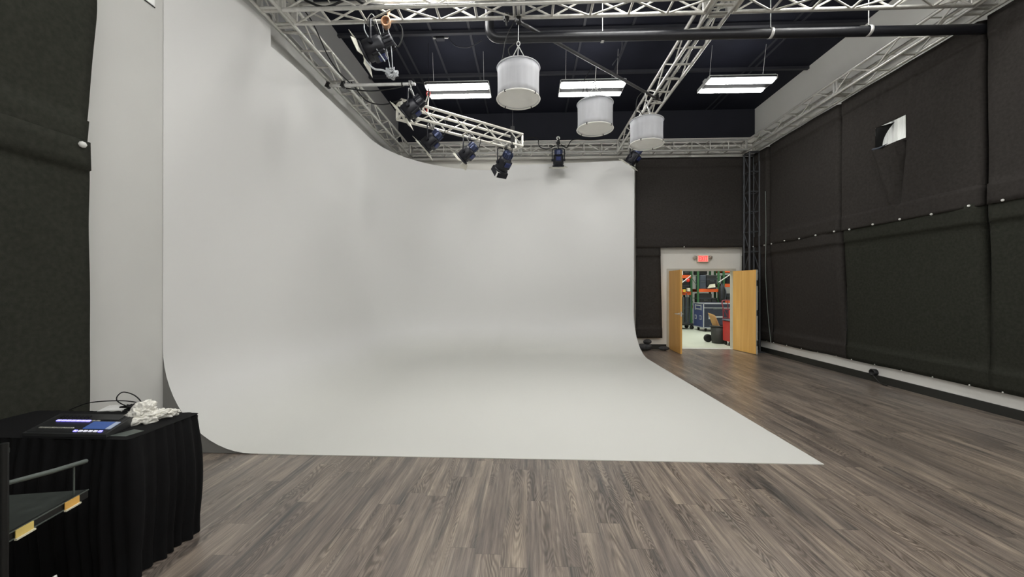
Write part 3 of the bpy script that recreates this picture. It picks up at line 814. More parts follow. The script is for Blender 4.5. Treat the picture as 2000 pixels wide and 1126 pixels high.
for k in range(5):
    a0 = k * .6; b.tube([(-1.85 + .055 * math.cos(a) * (1 - .08 * k), 5.03 + .018 * (k - 2), 5.085 + .06 * math.sin(a + a0 * .2)) for a in [2 * PI * q / 14 for q in range(14)]], .012, 6, closed=True)
b.tube([(-1.85, 5.05, 5.14), (-1.82, 5.06, 5.3)], .012, 6)
tag(b.build('sling_coil', m_amber), 'small amber coiled sling hanging on the near cross truss beside the large spotlight', 'sling')

# loose cables on the trusses
def cable(label, pts_, r=.01):
    b = MB(); b.tube(bez(pts_, 8), r, 6)
    return tag(b.build('power_cable', m_rubber), label, 'cable', 'loose black power cables on the trusses')
cable('black cable lying along the upper edge of the left truss', [(-3.12, 4.9, 5.46), (-3.08, 5.4, 5.42), (-3.10, 5.9, 5.22), (-3.12, 6.3, 5.18), (-3.05, 6.55, 5.13)])
cable('black cable sagging from the left truss to the spotlight on the side pipe', [(-3.05, 6.6, 5.17), (-2.8, 6.62, 4.86), (-2.5, 6.62, 4.78), (-2.15, 6.56, 4.82)])
cable('short black cable drooping under the silver side pipe', [(-3.1, 6.52, 5.02), (-2.7, 6.53, 4.97), (-2.3, 6.53, 5.0), (-2.1, 6.52, 5.04)])
cable('black cable looped over the back truss left of the middle spotlight', [(-.1, 10.05, 5.42), (.05, 10.03, 5.5), (.25, 10.02, 5.45), (.3, 10.0, 5.25), (.5, 10.0, 5.19), (.7, 10.02, 5.28)], .012)
cable('black cable looped over the back truss right of the middle spotlight', [(.85, 10.02, 5.3), (1.0, 10.0, 5.22), (1.15, 10.02, 5.42), (1.6, 10.03, 5.42), (2.1, 10.05, 5.45)], .012)
cable('black cable hank stuffed inside the left end of the near cross truss', [(-2.9, 4.95, 5.35), (-2.6, 4.9, 5.22), (-2.3, 4.95, 5.36), (-2.1, 4.9, 5.25), (-1.9, 5.0, 5.3)], .014)
# small clutter hanging under near cross truss centre: black clamp
T = thing('pipe_clamp', 'black pipe clamp hanging under the near cross truss above the big lantern', 'clamp', (-.28, 5.05, 5.1))
b = MB(); b.boxc((-.28, 5.05, 5.13), (.07, .07, .11), .015); b.tube([(-.28, 5.0, 5.08), (-.27, 4.98, 4.97)], .012, 6); b.tube([(-.32, 5.05, 5.16), (-.2, 5.05, 5.17)], .012, 6); b.build('jaw', m_blk, T)

# ------------------------------------------------------------------ doors, exit sign, door surroundings
def door_leaf(name, hinge, free, m, lever_side, label):
    h, f = V((hinge[0], hinge[1], 0)), V((free[0], free[1], 0))
    d = (f - h); Ln = d.length; t = d.normalized(); n = V((-t.y, t.x, 0))
    o = MB().prism([h + V((0, 0, .01)) - n * .022, f + V((0, 0, .01)) - n * .022, f + V((0, 0, .01)) + n * .022, h + V((0, 0, .01)) + n * .022], (0, 0, DH - .02)).build(name, m)
    struct(o)
    if not lever_side: MB().prism([f + t * .001 - n * .022 + V((0, 0, .01)), f + t * .004 - n * .022 + V((0, 0, .01)), f + t * .004 + n * .022 + V((0, 0, .01)), f + t * .001 + n * .022 + V((0, 0, .01))], (0, 0, DH - .02)).build('door_edge', m_frame, o)
    if lever_side:
        for sg in (-1, 1):
            p = f - t * .07 + n * sg * .022 + V((0, 0, .99))
            b = MB(); b.tube([p, p + n * sg * .012], .03, 12); b.tube([p + n * sg * .01, p + n * sg * .055, p + n * sg * .06 - t * .03, p + n * sg * .06 - t * .12], .011, 8); b.build('door_handle', m_steel, o)
        b = MB(); p = f + t * .005 + V((0, 0, .99)); b.boxc((p.x, p.y, p.z), (.026, .012, .12)); b.build('latch_plate', m_steel, o)
    else:
        for z in (.28, 1.02, 1.75):
            b = MB(); p = f + t * .006 + V((0, 0, z)); b.boxc((p.x, p.y, p.z), (.024, .012, .14)); b.build('latch_plate', m_blk, o)
    for z in (.25, 1.05, 1.85):
        b = MB(); b.tube([h + n * .0 - t * .006 + V((0, 0, z - .05)), h - t * .006 + V((0, 0, z + .05))], .012, 8); b.build('hinge', m_steel, o)
    return o
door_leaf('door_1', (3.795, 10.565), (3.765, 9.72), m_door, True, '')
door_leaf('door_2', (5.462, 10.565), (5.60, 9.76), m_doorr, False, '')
T = thing('exit_sign', 'lit red exit sign with two emergency lamp heads above the double doors', 'sign', (4.648, 10.57, 2.31))
b = MB(); b.box((4.50, 10.53, 2.315), (4.80, 10.595, 2.51), .012); sbx = b.build('sign_box', m_exitb, T)
b = MB(); b.box((4.525, 10.526, 2.335), (4.775, 10.53, 2.49)); b.build('sign_face', m_exitf, sbx)
b = MB(); y0, y1, z0, z1 = 10.519, 10.526, 2.352, 2.474; st = .015
def bar(x0, za, x1, zb): b.box((x0, y0, za), (x1, y1, zb))
x = 4.540; bar(x, z0, x + st, z1)
for zz in (z0, (z0 + z1) / 2 - st / 2, z1 - st): bar(x + st, zz, x + .048, zz + st)
x = 4.600
for a_, c_ in (((x, z0), (x + .052, z1)), ((x, z1), (x + .052, z0))):
    b.prism([(a_[0] - .008, y0, a_[1]), (a_[0] + .01, y0, a_[1]), (c_[0] + .008, y0, c_[1]), (c_[0] - .01, y0, c_[1])], (0, .007, 0))
x = 4.672; bar(x, z0, x + st, z1)
x = 4.702; bar(x + .02, z0, x + .02 + st, z1); bar(x, z1 - st, x + .055, z1)
b.build('sign_letters', m_exitl, sbx)
for sx in (-1, 1):
    b = MB(); b.M = Matrix.Translation((4.65 + sx * .205, 10.55, 2.445)) @ Rot((sx * .5, -.8, -.35)); b.lathe([(.0, -.05), (.045, -.03), (.05, .02), (.045, .025), (.001, .022)], 14, 'x'); b.M = Matrix.Identity(4); b.tube([(4.65 + sx * .14, 10.57, 2.42), (4.65 + sx * .2, 10.56, 2.44)], .012, 6); b.build('lamp_head', mat('lamp_head_grey', (176, 168, 156), .4), T)
# sandbags
def sandbag(c, ln, wd, h, rot, label):
    b = MB(); b.M = Matrix.Translation(c) @ Matrix.Rotation(rot, 4, 'Z')
    def fn(u, v):
        a = 2 * PI * u; q = (v - .5) * 2
        pin = (1 - abs(q) ** 3 * .8) * (1 - .35 * math.exp(-(q * 6) ** 2))
        return (q * ln / 2 + .02 * noise.noise(V((u * 3, v * 5, ln))), wd / 2 * math.cos(a) * pin, max(0, h / 2 + h / 2 * math.sin(a) * (1 - abs(q) ** 4 * .9)) + .008 * noise.noise(V((v * 9, u * 4, h))) + .008)
    b.grid(fn, 18, 22); return tag(b.build('sandbag', m_sand), label, 'sandbag', 'grey sandbags beside the cyclorama')
sandbag((3.05, 10.32, 0), .42, .26, .17, .1, 'lower slumped grey sandbag between the cyclorama and the narrow drape')
sandbag((3.14, 10.36, .15), .26, .2, .13, .9, 'small grey sandbag piled on top of the slumped one')
sandbag((3.56, 10.34, 0), .28, .2, .10, .05, 'flat grey sandbag on the floor beside the left door frame')
# cable pass-through ring low on right wall
T = thing('wall_grommet', 'round black cable port with cord low on the right wall below the drapes', 'cable port', (XR - .02, 7.0, .13))
b = MB(); b.M = Matrix.Translation((XR, 7.0, .165)); b.lathe([(.055, 0), (.06, -.07), (.045, -.075), (.04, -.02), (.001, -.015)], 20, 'x'); b.build('ring', m_blk, T)
b = MB(); b.tube(bez([(XR - .06, 7.0, .14), (XR - .07, 6.93, .08), (XR - .075, 6.83, .02), (XR - .08, 6.7, .012)], 6), .01, 6); b.build('cord', m_blk, T)
# vent corner on left wall at the top
T = thing('wall_vent', 'white louvred wall vent high on the left wall at the top edge', 'vent', (XL, 3.3, 4.3))
b = MB(); b.box((XL, 2.95, 4.29), (XL + .012, 3.575, 4.95), .004); b.build('frame', m_refl, T)
b = MB()
for k in range(12): b.box((XL + .012, 3.0, 4.335 + k * .048), (XL + .02, 3.535, 4.36 + k * .048))
b.build('louvre', mat('vent_dark_slot', (70, 70, 70), .6), T)
b = MB(); b.tube([(XL + .006, 2.95, 4.285), (XL + .006, 3.58, 4.285)], .005, 5); b.build('lower_outline', m_blk, T)  # black outline along the lower edge of the vent

# ------------------------------------------------------------------ skirted table with console
tx0, tx1, ty0, ty1, tz = -3.30, -2.17, 2.04, 2.49, .775
T = thing('skirted_table', 'table wrapped in a pleated black skirt in the left foreground', 'table', (-2.7, 2.26, 0))
b = MB(); b.box((tx0, ty0, tz - .03), (tx1, ty1, tz), .008); b.build('tabletop', m_drape, T)
def outline(inset, n):
    x0, x1, y0, y1 = tx0 + inset, tx1 - inset, ty0 + inset, ty1 - inset
    r = .03; P = []
    segs = [((x0 + r, y0), (x1 - r, y0)), (None, (x1 - r, y0 + r, -PI / 2)), ((x1, y0 + r), (x1, y1 - r)), (None, (x1 - r, y1 - r, 0)), ((x1 - r, y1), (x0 + r, y1)), (None, (x0 + r, y1 - r, PI / 2)), ((x0, y1 - r), (x0, y0 + r)), (None, (x0 + r, y0 + r, PI))]
    for a, c in segs:
        if a is None:
            for k in range(6): an = c[2] + PI / 2 * k / 6; P.append((c[0] + r * math.cos(an), c[1] + r * math.sin(an), math.cos(an), math.sin(an)))
        else:
            m_ = max(2, int(math.dist(a, c) / .008)); nx, ny = (c[1] - a[1]), -(c[0] - a[0]); l = math.hypot(nx, ny)
            for k in range(m_): P.append((a[0] + (c[0] - a[0]) * k / m_, a[1] + (c[1] - a[1]) * k / m_, nx / l, ny / l))
    return P
P = outline(-.006, 0); np_ = len(P); b = MB(); vs2 = []; rows = 14
for j in range(rows + 1):
    v = j / rows; z = tz + .004 - v * (tz - .002)
    for k, (x, y, nx, ny) in enumerate(P):
        am = .006 + .016 * v ** .7
        d = am * .62 * (math.sin(k * .72 + math.sin(k * .11) * 1.5) + .8 * math.sin(k * .31 + 1.3)) + .004 * v + .022 * math.sin(PI * min(1, v * 1.15)) + .012 * noise.noise(V((k * .06, z * 2, 0)))
        vs2.append((x + nx * d, y + ny * d, z))
b.add(vs2, [(j * np_ + k, j * np_ + (k + 1) % np_, (j + 1) * np_ + (k + 1) % np_, (j + 1) * np_ + k) for j in range(rows) for k in range(np_)], True)
b.build('skirt', m_drape, T)
b = MB(); b.ngon([(x, y, tz + .004) for x, y, _, _ in P]); b.build('top_cloth', m_drape, T)
# lighting console
def on_console(u, v, h=0):   # u 0..1 along length, v 0..1 front to back; slanted face
    A_, B_, C_ = V((-2.80, 2.05, .80)), V((-2.315, 2.05, .80)), V((-2.86, 2.275, .835))
    n = (B_ - A_).cross(C_ - A_).normalized()
    return A_ + (B_ - A_) * u + (C_ - A_) * v + n * h + (V((-.10, 0, 0)) * 0)
T = thing('lighting_console', 'dark lighting control console with violet buttons and blue touch screen on the skirted table', 'console', (-2.6, 2.2, tz))
A_, B_, D_ = on_console(0, 0), on_console(1, 0), on_console(0, 1); C_ = on_console(1, 1)
b = MB(); lowz = tz + .006
b.add([A_, B_, C_, D_] + [V((p.x, p.y, lowz)) for p in (A_, B_, C_, D_)], [(0, 1, 2, 3), (7, 6, 5, 4), (0, 4, 5, 1), (1, 5, 6, 2), (2, 6, 7, 3), (3, 7, 4, 0)]); b.build('body', m_console, T)
def patch(name, u0, v0, u1, v1, m_, h=.004, parent=None):
    b = MB(); q = [on_console(u0, v0), on_console(u1, v0), on_console(u1, v1), on_console(u0, v1)]; n = (q[1] - q[0]).cross(q[3] - q[0]).normalized()
    b.prism(q, n * h); return b.build(name, m_, T)
patch('control_face', .03, .04, .97, .96, m_consolet, .002)
patch('touch_screen', .63, .22, .90, .56, m_screen, .006)
patch('touch_screen', .905, .22, .96, .56, m_screen2, .006)  # strip of screen glare painted as a glowing grey patch
patch('display', .60, .66, .90, .9, m_console, .006)
for k in range(7): patch('lit_button', .14 + k * .062, .57, .14 + k * .062 + .05, .635, m_led, .006)
for k in range(2): patch('button', .585 + k * .055, .59, .585 + k * .055 + .04, .63, m_ledd, .006)
for k in range(9): patch('button', .09 + k * .048, .22, .09 + k * .048 + .037, .265, m_ledd, .006)
for k in range(6): patch('lit_button', .57 + k * .06, .08, .57 + k * .06 + .04, .14, m_led if k in (0, 5) else m_ledw, .006)
for k in range(8): patch('fader', .12 + k * .05, .74, .12 + k * .05 + .018, .84, m_blk, .01)
# bag
b = MB(); b.M = Matrix.Translation((-2.345, 2.30, tz + .002)) @ Matrix.Rotation(.5, 4, 'Z') @ Matrix.Scale(.72, 4)
def crumple(cx, cy, cz, rx, ry, rz, sd, tilt=0.0):
    def fn(u, v):
        a, ph = 2 * PI * u, PI * v
        d = V((math.sin(ph) * math.cos(a), math.sin(ph) * math.sin(a), -math.cos(ph)))
        q = d * 1.9 + V((sd, sd * .7, 0))
        w_ = noise.noise_vector(q) * .55
        r = 1 + .50 * noise.noise(q + w_) - .55 * abs(noise.noise((q + w_ * 1.6) * 1.25)) - .10 * abs(noise.noise((q + w_) * 2.6))
        x, y, z = d.x * rx * r, d.y * ry * r, d.z * rz * r
        return (cx + x + tilt * z, cy + y, max(.002 + .004 * abs(d.x), cz + z))
    b.grid(fn, 90, 56, True)
crumple(-.02, 0, .05, .115, .075, .085, 1.3)
crumple(-.02, .01, .105, .085, .06, .085, 6.1, .2)
crumple(-.075, .0, .04, .06, .05, .05, 21.4)
crumple(.085, .03, .055, .10, .05, .045, 9.7)
crumple(.165, .06, .05, .06, .035, .035, 14.2)
tag(b.build('plastic_bag', m_bag), 'crumpled white plastic bag on the corner of the skirted table', 'bag')
# cables & paper behind the console
def tcable(label, pts_, r=.0036):
    b = MB(); b.tube(bez(pts_, 8), r, 6); return tag(b.build('cable', m_rubber), label, 'cable', 'cables behind the lighting console')
tcable('black cable standing up in a loop behind the lighting console', [(-2.56, 2.47, .79), (-2.70, 2.46, .86), (-2.68, 2.47, .915), (-2.60, 2.47, .90), (-2.55, 2.47, .855), (-2.58, 2.47, .83), (-2.64, 2.465, .835)])
tcable('thin black cable arching along the back of the lighting console', [(-3.02, 2.45, .80), (-2.9, 2.46, .845), (-2.72, 2.46, .862), (-2.58, 2.46, .855), (-2.46, 2.45, .82), (-2.44, 2.42, .785)])
b = MB(); pp = [(-2.56 + .05 * math.cos(k * 1.9) * (1 + .3 * math.sin(k)), 2.43 + .035 * math.sin(k * 2.3), .815 + .018 * math.sin(k * 1.1) + .012) for k in range(30)]
b.tube(pp, .006, 6); tag(b.build('cable', m_rubber), 'tangled black cable bundle behind the right end of the console', 'cable', 'cables behind the lighting console')
b = MB(); b.prism([(-2.80, 2.425, .80), (-2.62, 2.425, .812), (-2.62, 2.48, .832), (-2.78, 2.48, .82)], (0, 0, .004)); tag(b.build('paper_sheet', m_paper), 'white paper sheet lying behind the lighting console', 'paper')
b = MB(); b.prism([(-2.33, 2.075, tz + .005), (-2.23, 2.075, tz + .005), (-2.21, 2.16, tz + .005), (-2.29, 2.18, tz + .005)], (0, 0, .002)); tag(b.build('grey_card', m_cartgrey), 'grey card on the table front edge beside the console', 'card')

# ------------------------------------------------------------------ equipment cart in the left foreground
T = thing('equipment_cart', 'black metal equipment cart with yellow shelf labels at the lower left corner', 'cart', (-2.4, 1.3, 0))
dirv = (V((-2.187, 1.855, 0)) - V((-2.111, 1.478, 0))).normalized(); nrmv = V((dirv.y, -dirv.x, 0))
E0 = V((-2.187, 1.855, 0)); 
def cp(s_, o_, z): p = E0 - dirv * s_ + nrmv * o_; return V((p.x, p.y, z))
def cbox(b, s0, s1, o0, o1, z0, z1): b.prism([cp(s0, o0, z0), cp(s1, o0, z0), cp(s1, o1, z0), cp(s0, o1, z0)], (0, 0, z1 - z0))
b = MB(); cbox(b, 0, 1.1, -.52, -.012, .585, .60); b.build('shelf', m_cartshelf, T)
b = MB(); cbox(b, 0, 1.1, -.012, 0, .562, .602); se = b.build('shelf_edge', m_cart, T)
b = MB(); cbox(b, .0, 1.1, .0, .004, .598, .603); cbox(b, .06, 1.1, .0, .004, .566, .570); b.build('edge_strip', m_cartgrey, se)
for (s0, s1, m_) in ((.055, .125, m_labelo), (.265, .335, m_label)):
    b = MB(); cbox(b, s0, s1, .004, .008, .566, .600); l = b.build('label_holder', m_, T)
    b = MB(); cbox(b, s0 - .003, s1 + .003, .004, .014, .560, .567); b.build('label_lip', m_ivory, l)
b = MB(); b.tube([cp(0, -.01, .742), cp(.16, -.01, .767), cp(.42, -.01, .818)], [.011, .011, .009], 8); rl = b.build('rail', m_cartgrey, T)
b = MB(); b.tube([cp(.05, -.02, .60), cp(.05, -.02, .75)], .004, 6); b.build('rail_post', m_cartgrey, rl)
for s_, o_ in ((.385, .012), (1.05, -.02), (.385, -.5), (1.05, -.5)):
    b = MB(); b.tube([cp(s_, o_, .07), cp(s_, o_, .98)], .014, 8)
    b.build('post', m_cart, T)
    b = MB(); p = cp(s_, o_, .035); b.M = Matrix.Translation(p); b.lathe([(.001, -.014), (.034, -.014), (.034, .014), (.001, .014)], 14, 'y'); b.build('caster', m_rubber, T)
b = MB(); cbox(b, .35, 1.1, -.52, 0, .12, .135); b.build('shelf', m_cartshelf, T)
b = MB(); cbox(b, .35, 1.1, -.52, 0, .93, .95); b.build('shelf', m_cartshelf, T)
b = MB(); b.tube([(-2.19, 1.72, .27), (-2.02, 1.66, .02)], .008, 8); tag(b.build('metal_rod', m_steel), 'thin silver rod leaning on the floor beside the black cart', 'rod')

# ------------------------------------------------------------------ storage room behind the double doors
SX0, SX1, SY1, SH = 1.0, 14.0, 20.5, 5.0
struct(MB().box((SX0, YB + .15, -.1), (SX1, SY1, 0)).build('floor_storage', m_conc))
struct(MB().box((SX0, SY1, 0), (SX1, SY1 + .1, SH)).build('wall_storage_back', m_white_wall))
struct(MB().box((SX0 - .1, YB + .15, 0), (SX0, SY1, SH)).build('wall_storage_left', m_white_wall))
struct(MB().box((SX1, YB + .15, 0), (SX1 + .1, SY1, SH)).build('wall_storage_right', m_white_wall))
struct(MB().box((SX0, YB + .15, SH), (SX1, SY1, SH + .1)).build('ceiling_storage', m_white_wall))
struct(MB().box((XR + .15, YB, 0), (SX1, YB + .15, SH)).build('wall_storage_front', m_white_wall))
for x, y in ((4.7, 12.1), (5.4, 14.0), (8.2, 13.2), (6.0, 16.2), (9.2, 16.2)):
    l = bpy.data.lights.new('storage_lamp', 'AREA'); l.shape = 'RECTANGLE'; l.size = 1.2; l.size_y = .4; l.energy = 120 if y < 12.5 else 62; l.color = (.97, 1, .93)  # the one nearest the doors is added to spill light into the studio
    o = bpy.data.objects.new('storage_lamp', l); o.location = (x, y, SH - .06); col.objects.link(o)
def rack(label, ups, beams, y, dep, hgt, braces=()):
    T = thing('pallet_rack', label, 'rack', (ups[0], y, 0), 'green and orange storage racks')
    for x in ups:
        for yy in (y, y + dep):
            b = MB(); b.box((x - .04, yy - .03, 0), (x + .04, yy + .03, hgt)); b.build('upright', m_green, T)
        b = MB()
        for k in range(int(hgt / .5)): b.tube([(x, y, .2 + k * .5), (x, y + dep, .2 + (k + 1) * .5 if k % 2 else .2 + k * .5)], .012, 6)
        b.build('upright_bracing', m_green, T)
    for x0, x1, z in beams:
        for yy in (y - .035, y + dep + .005):
            b = MB(); b.box((x0 + .03, yy, z - .07), (x1 - .03, yy + .03, z + .07)); b.build('beam', m_orange, T)
        b = MB(); b.box((x0 + .03, y, z + .02), (x1 - .03, y + dep, z + .04)); b.build('deck', m_blkcase, T)
    for p, q in braces:
        b = MB(); b.tube([p, q], .025, 6); b.build('brace', m_steel, T)
    return T
RY = 17.3
rack('storage rack in the middle of the doorway with one orange beam at eye level', [7.42, 8.30], [(7.42, 8.30, 1.55), (7.42, 8.30, .80), (7.42, 8.3, 2.75)], RY, .8, 3.4)
rack('storage rack at the right side of the doorway with three orange beams', [8.52, 10.6], [(8.52, 10.6, 2.40), (8.52, 10.6, 1.77), (8.52, 10.6, 1.06)], RY, .8, 3.4, braces=(((8.25, 17.2, 1.9), (9.1, 17.15, 2.5)),))
rack('storage rack at the left side of the doorway with a high orange beam', [5.3, 7.28], [(5.3, 7.28, 2.16), (5.3, 7.28, 1.42)], RY + .35, .8, 3.4, braces=(((6.7, 17.5, 1.8), (7.2, 17.5, 2.2)),))
def eqcase(lo, hi, m_, label, latch=True):
    T = thing('equipment_case', label, 'case', ((lo[0] + hi[0]) / 2, (lo[1] + hi[1]) / 2, lo[2]), 'equipment cases on the storage racks')
    b = MB(); b.box(lo, hi, .03); b.build('body', m_, T)
    zz = lo[2] + (hi[2] - lo[2]) * .62; b = MB(); b.box((lo[0] - .006, lo[1] - .006, zz), (hi[0] + .006, hi[1] + .006, zz + .02)); b.build('lid_seam', m_greycase, T)
    b = MB(); xm = (lo[0] + hi[0]) / 2; b.tube([(xm - .07, lo[1], zz - .06), (xm - .07, lo[1] - .04, zz - .07), (xm + .07, lo[1] - .04, zz - .07), (xm + .07, lo[1], zz - .06)], .01, 6); b.build('handle', m_cartgrey, T)
eqcase((7.50, 17.3, 1.60), (7.78, 17.75, 2.22), m_greycase, 'tall blue-grey case on the middle rack beside the green upright')
eqcase((7.80, 17.32, 1.72), (8.25, 17.8, 2.22), m_blkcase, 'large black case standing high on the middle rack')
eqcase((7.80, 17.34, 1.60), (8.25, 17.7, 1.72), m_greycase, 'flat grey case under the large black case on the middle rack', False)
eqcase((7.47, 17.3, .84), (8.02, 17.8, 1.42), m_blkcase, 'wide black case below the eye-level orange beam of the middle rack')
eqcase((8.03, 17.3, .84), (8.25, 17.7, 1.22), m_blkcase, 'small black case right of the wide one below the eye-level beam')
eqcase((8.62, 17.3, 1.10), (9.2, 17.8, 1.42), m_blkcase, 'low black case on the lowest beam of the right rack')
eqcase((8.66, 17.35, 1.82), (9.3, 17.85, 2.22), m_blkcase, 'black case on the middle beam of the right rack')
eqcase((6.75, 17.66, 1.46), (7.22, 18.1, 1.95), m_blkcase, 'black case on the lower deck of the left rack')
eqcase((6.95, 17.66, 2.22), (7.24, 18.1, 2.5), m_blkcase, 'small black case on the top beam of the left rack')
eqcase((6.0, 17.4, .05), (6.62, 18.1, 1.3), m_blkcase, 'tall black case on the floor behind the stand cart')
eqcase((6.64, 17.66, .05), (7.22, 18.1, 1.25), m_blkcase, 'black case on the floor beside the tall one under the left rack')
eqcase((7.5, 17.5, 2.24), (7.92, 18.0, 2.62), m_blkcase, 'black case on top of the tall blue-grey case on the middle rack')
eqcase((6.0, 17.7, 1.46), (6.72, 18.1, 2.06), m_blkcase, 'wide black case at the far left of the left rack')
eqcase((9.25, 17.3, 1.10), (9.9, 17.8, 1.62), m_blkcase, 'taller black case at the right end of the lowest right rack beam')
T = thing('cable_coil', 'black cable coil hung near the top of the right rack', 'cable', (8.85, 17.2, 2.0))
b = MB()
for k in range(5): b.tube([(8.85 + (.16 - .012 * k) * math.cos(a), 17.2 + .012 * k, 2.16 + (.13 - .01 * k) * math.sin(a)) for a in [2 * PI * q / 18 for q in range(18)]], .02, 6, closed=True)
b.build('coil', m_rubber, T)
b = MB(); b.box((6.72, 17.68, 2.22), (6.93, 18.0, 2.5), .01); tag(b.build('carton', m_paper), 'white carton on the top beam of the left rack', 'box')
b = MB()
for k in range(5): b.tube([(7.8 + .02 * k, 17.22, 1.66 + .03 * k), (8.12, 17.22 + .01 * k, 1.7 + .028 * k)], .022, 8)
tag(b.build('cloth_roll', m_ivory), 'pale rolled cloth bundle in front of the cases on the middle rack', 'roll')
T = thing('backpack', 'black backpack hanging on the green upright between the racks', 'backpack', (8.36, 17.15, 1.1))
b = MB(); b.M = Matrix.Translation((8.36, 17.12, 1.42)); b.lathe([(0.001, -.42), (.11, -.4), (.15, -.2), (.14, .1), (.1, .3), (.03, .38)], 14); b.build('bag_body', m_blkcase, T)
b = MB(); b.tube(bez([(8.30, 17.0, 1.2), (8.27, 16.96, 1.5), (8.33, 17.1, 1.84)], 5), .015, 6); b.tube(bez([(8.42, 17.0, 1.15), (8.45, 16.96, 1.5), (8.38, 17.1, 1.84)], 5), .015, 6); b.build('strap', m_greycase, T)
b = MB(); b.M = Matrix.Translation((7.06, 17.45, 1.98)); b.lathe([(.001, -.07), (.06, -.06), (.075, .04), (.05, .07), (.02, .09)], 14); b.tube([(0, 0, .08), (0, 0, .16)], .006, 5)
tag(b.build('red_lantern', m_redb), 'small red can hanging under the high orange beam', 'can')
for k, (x, z, m_, nm) in enumerate(((6.78, 1.47, m_redb, 'red'), (6.9, 1.47, m_ylw, 'yellow'), (7.1, 1.5, m_ivory, 'ivory'))):
    b = MB(); b.box((x - .06, 17.45, z), (x + .06, 17.6, z + .11 + .02 * k), .012); tag(b.build('small_box', m_), 'small %s box on the front edge of the left rack' % nm, 'box', 'small boxes on the left rack')
T = thing('stand_cart', 'grey cart of upright lighting stands at the left side of the doorway', 'cart', (6.35, 16.0, 0))
b = MB(); b.box((6.05, 15.8, .16), (6.6, 16.4, .24), .01); b.build('deck', m_blkcase, T)
for k in range(6):
    x = 6.1 + k * .085; b = MB(); b.tube([(x, 15.9 + .05 * (k % 3), .24), (x + .03 * (k % 2), 15.95, 1.45 - .08 * (k % 3))], .018, 6); b.build('light_stand', m_greycase if k % 2 else m_cartgrey, T)
for x in (6.1, 6.55):
    for y in (15.85, 16.35):
        b = MB(); b.M = Matrix.Translation((x, y, .08)); b.lathe([(.001, -.025), (.08, -.025), (.08, .025), (.001, .025)], 14, 'y'); b.build('caster', m_rubber, T)
# road case
T = thing('road_case', 'navy blue rolling road case with silver edges in the storage room', 'road case', (7.15, 15.35, 0))
rx0, rx1, ry0, ry1, rz0, rz1 = 6.62, 7.75, 14.95, 15.85, .15, 1.06
b = MB(); b.box((rx0, ry0, rz0), (rx1, ry1, rz1), .01); b.build('body', m_case, T)
b = MB(); b.box((rx0 + .03, ry0 - .004, rz0 + .03), (rx1 - .03, ry0, rz1 - .03)); b.build('front_panel', m_cased, T)
b = MB(); e = .028
for x in (rx0, rx1):
    for y in (ry0, ry1): b.boxc((x, y, (rz0 + rz1) / 2), (e, e, rz1 - rz0 + e))
for z in (rz0, rz1):
    for x in (rx0, rx1): b.boxc((x, (ry0 + ry1) / 2, z), (e, ry1 - ry0, e))
    for y in (ry0, ry1): b.boxc(((rx0 + rx1) / 2, y, z), (rx1 - rx0, e, e))
b.boxc(((rx0 + rx1) / 2, ry0, rz1 - .16), (rx1 - rx0, e * .7, e * .8)); b.build('edge_trim', m_edge, T)
for y, z in ((ry0 + .25, .52), (ry0 + .68, .52)):
    b = MB(); b.boxc((rx0 - .006, y, z), (.012, .15, .16)); h_ = b.build('handle_plate', m_edge, T)
    b = MB(); b.boxc((rx0 - .014, y, z), (.01, .09, .10)); b.build('handle', m_case, h_)
b = MB()
for z in (rz1 - .08, rz1 - .22):
    b.boxc((rx0 - .006, (ry0 + ry1) / 2, z), (.012, .5, .04))
for y in (ry0 + .2, ry1 - .2): b.boxc((rx0 - .006, y, rz1 - .15), (.012, .06, .22))
b.build('corner_hardware', m_edge, T)
b = MB(); b.boxc((6.9, ry0 - .008, .56), (.2, .016, .16)); b.boxc((7.2, ry0 - .008, .56), (.26, .016, .05)); b.build('latch', m_edge, T)
b = MB()
for k in range(8): b.boxc((7.0 + k * .055, ry0 - .006, .86), (.03, .004, .035 if k % 2 else .045))
b.build('stencil_marks', m_cartgrey, T)
for x in (rx0 + .14, rx1 - .14):
    for y in (ry0 + .14, ry1 - .14):
        b = MB(); b.M = Matrix.Translation((x, y, .065)); b.lathe([(.001, -.022), (.064, -.022), (.064, .022), (.001, .022)], 14, 'x'); b.box((-.03, -.03, .03), (.03, .03, .085)); b.build('caster', m_rubber, T)
# bin with cardboard
T = thing('trash_bin', 'dark grey wheeled trash bin just inside the doorway', 'bin', (5.68, 11.84, 0))
b = MB(); b.M = Matrix.Translation((5.68, 11.84, 0)); b.lathe([(.001, .01), (.18, .01), (.19, .04), (.215, .5), (.205, .5), (.18, .06), (.001, .05)], 24); b.build('bin_body', m_bin, T)
b = MB(); b.M = Matrix.Translation((5.68, 11.84, .5)); b.lathe([(.21, -.01), (.235, -.005), (.235, .025), (.205, .03)], 24); b.build('rim', m_bin, T)
b = MB(); b.M = Matrix.Translation((5.47, 12.06, .12)); b.lathe([(.001, -.03), (.07, -.035), (.12, -.03), (.12, .03), (.001, .035)], 20, 'y'); b.build('wheel', m_rubber, T)
b = MB()
def cardf(u, v):
    return (5.57 + .22 * u - .20 * v + .02 * math.sin(u * PI), 11.82 - .06 * math.sin(u * PI) + .02 * v, .30 + .60 * v - .10 * u * v)
b.grid(cardf, 10, 6); tag(b.build('cardboard_sheet', m_card, None, .008), 'bent brown cardboard sheet sticking out of the trash bin', 'cardboard')
T = thing('tool_cart', 'red metal rolling cart at the right side of the doorway', 'cart', (6.0, 11.5, 0))
b = MB(); b.box((5.66, 11.18, .12), (6.4, 11.56, .70), .02); b.build('cart_body', m_red, T)
b = MB(); b.box((5.64, 11.16, .70), (6.42, 11.58, .74), .015); b.build('cart_top', m_greycase, T)
b = MB(); b.box((5.83, 11.4, .74), (6.3, 11.56, 1.0), .02); b.build('top_box', m_redb, T)
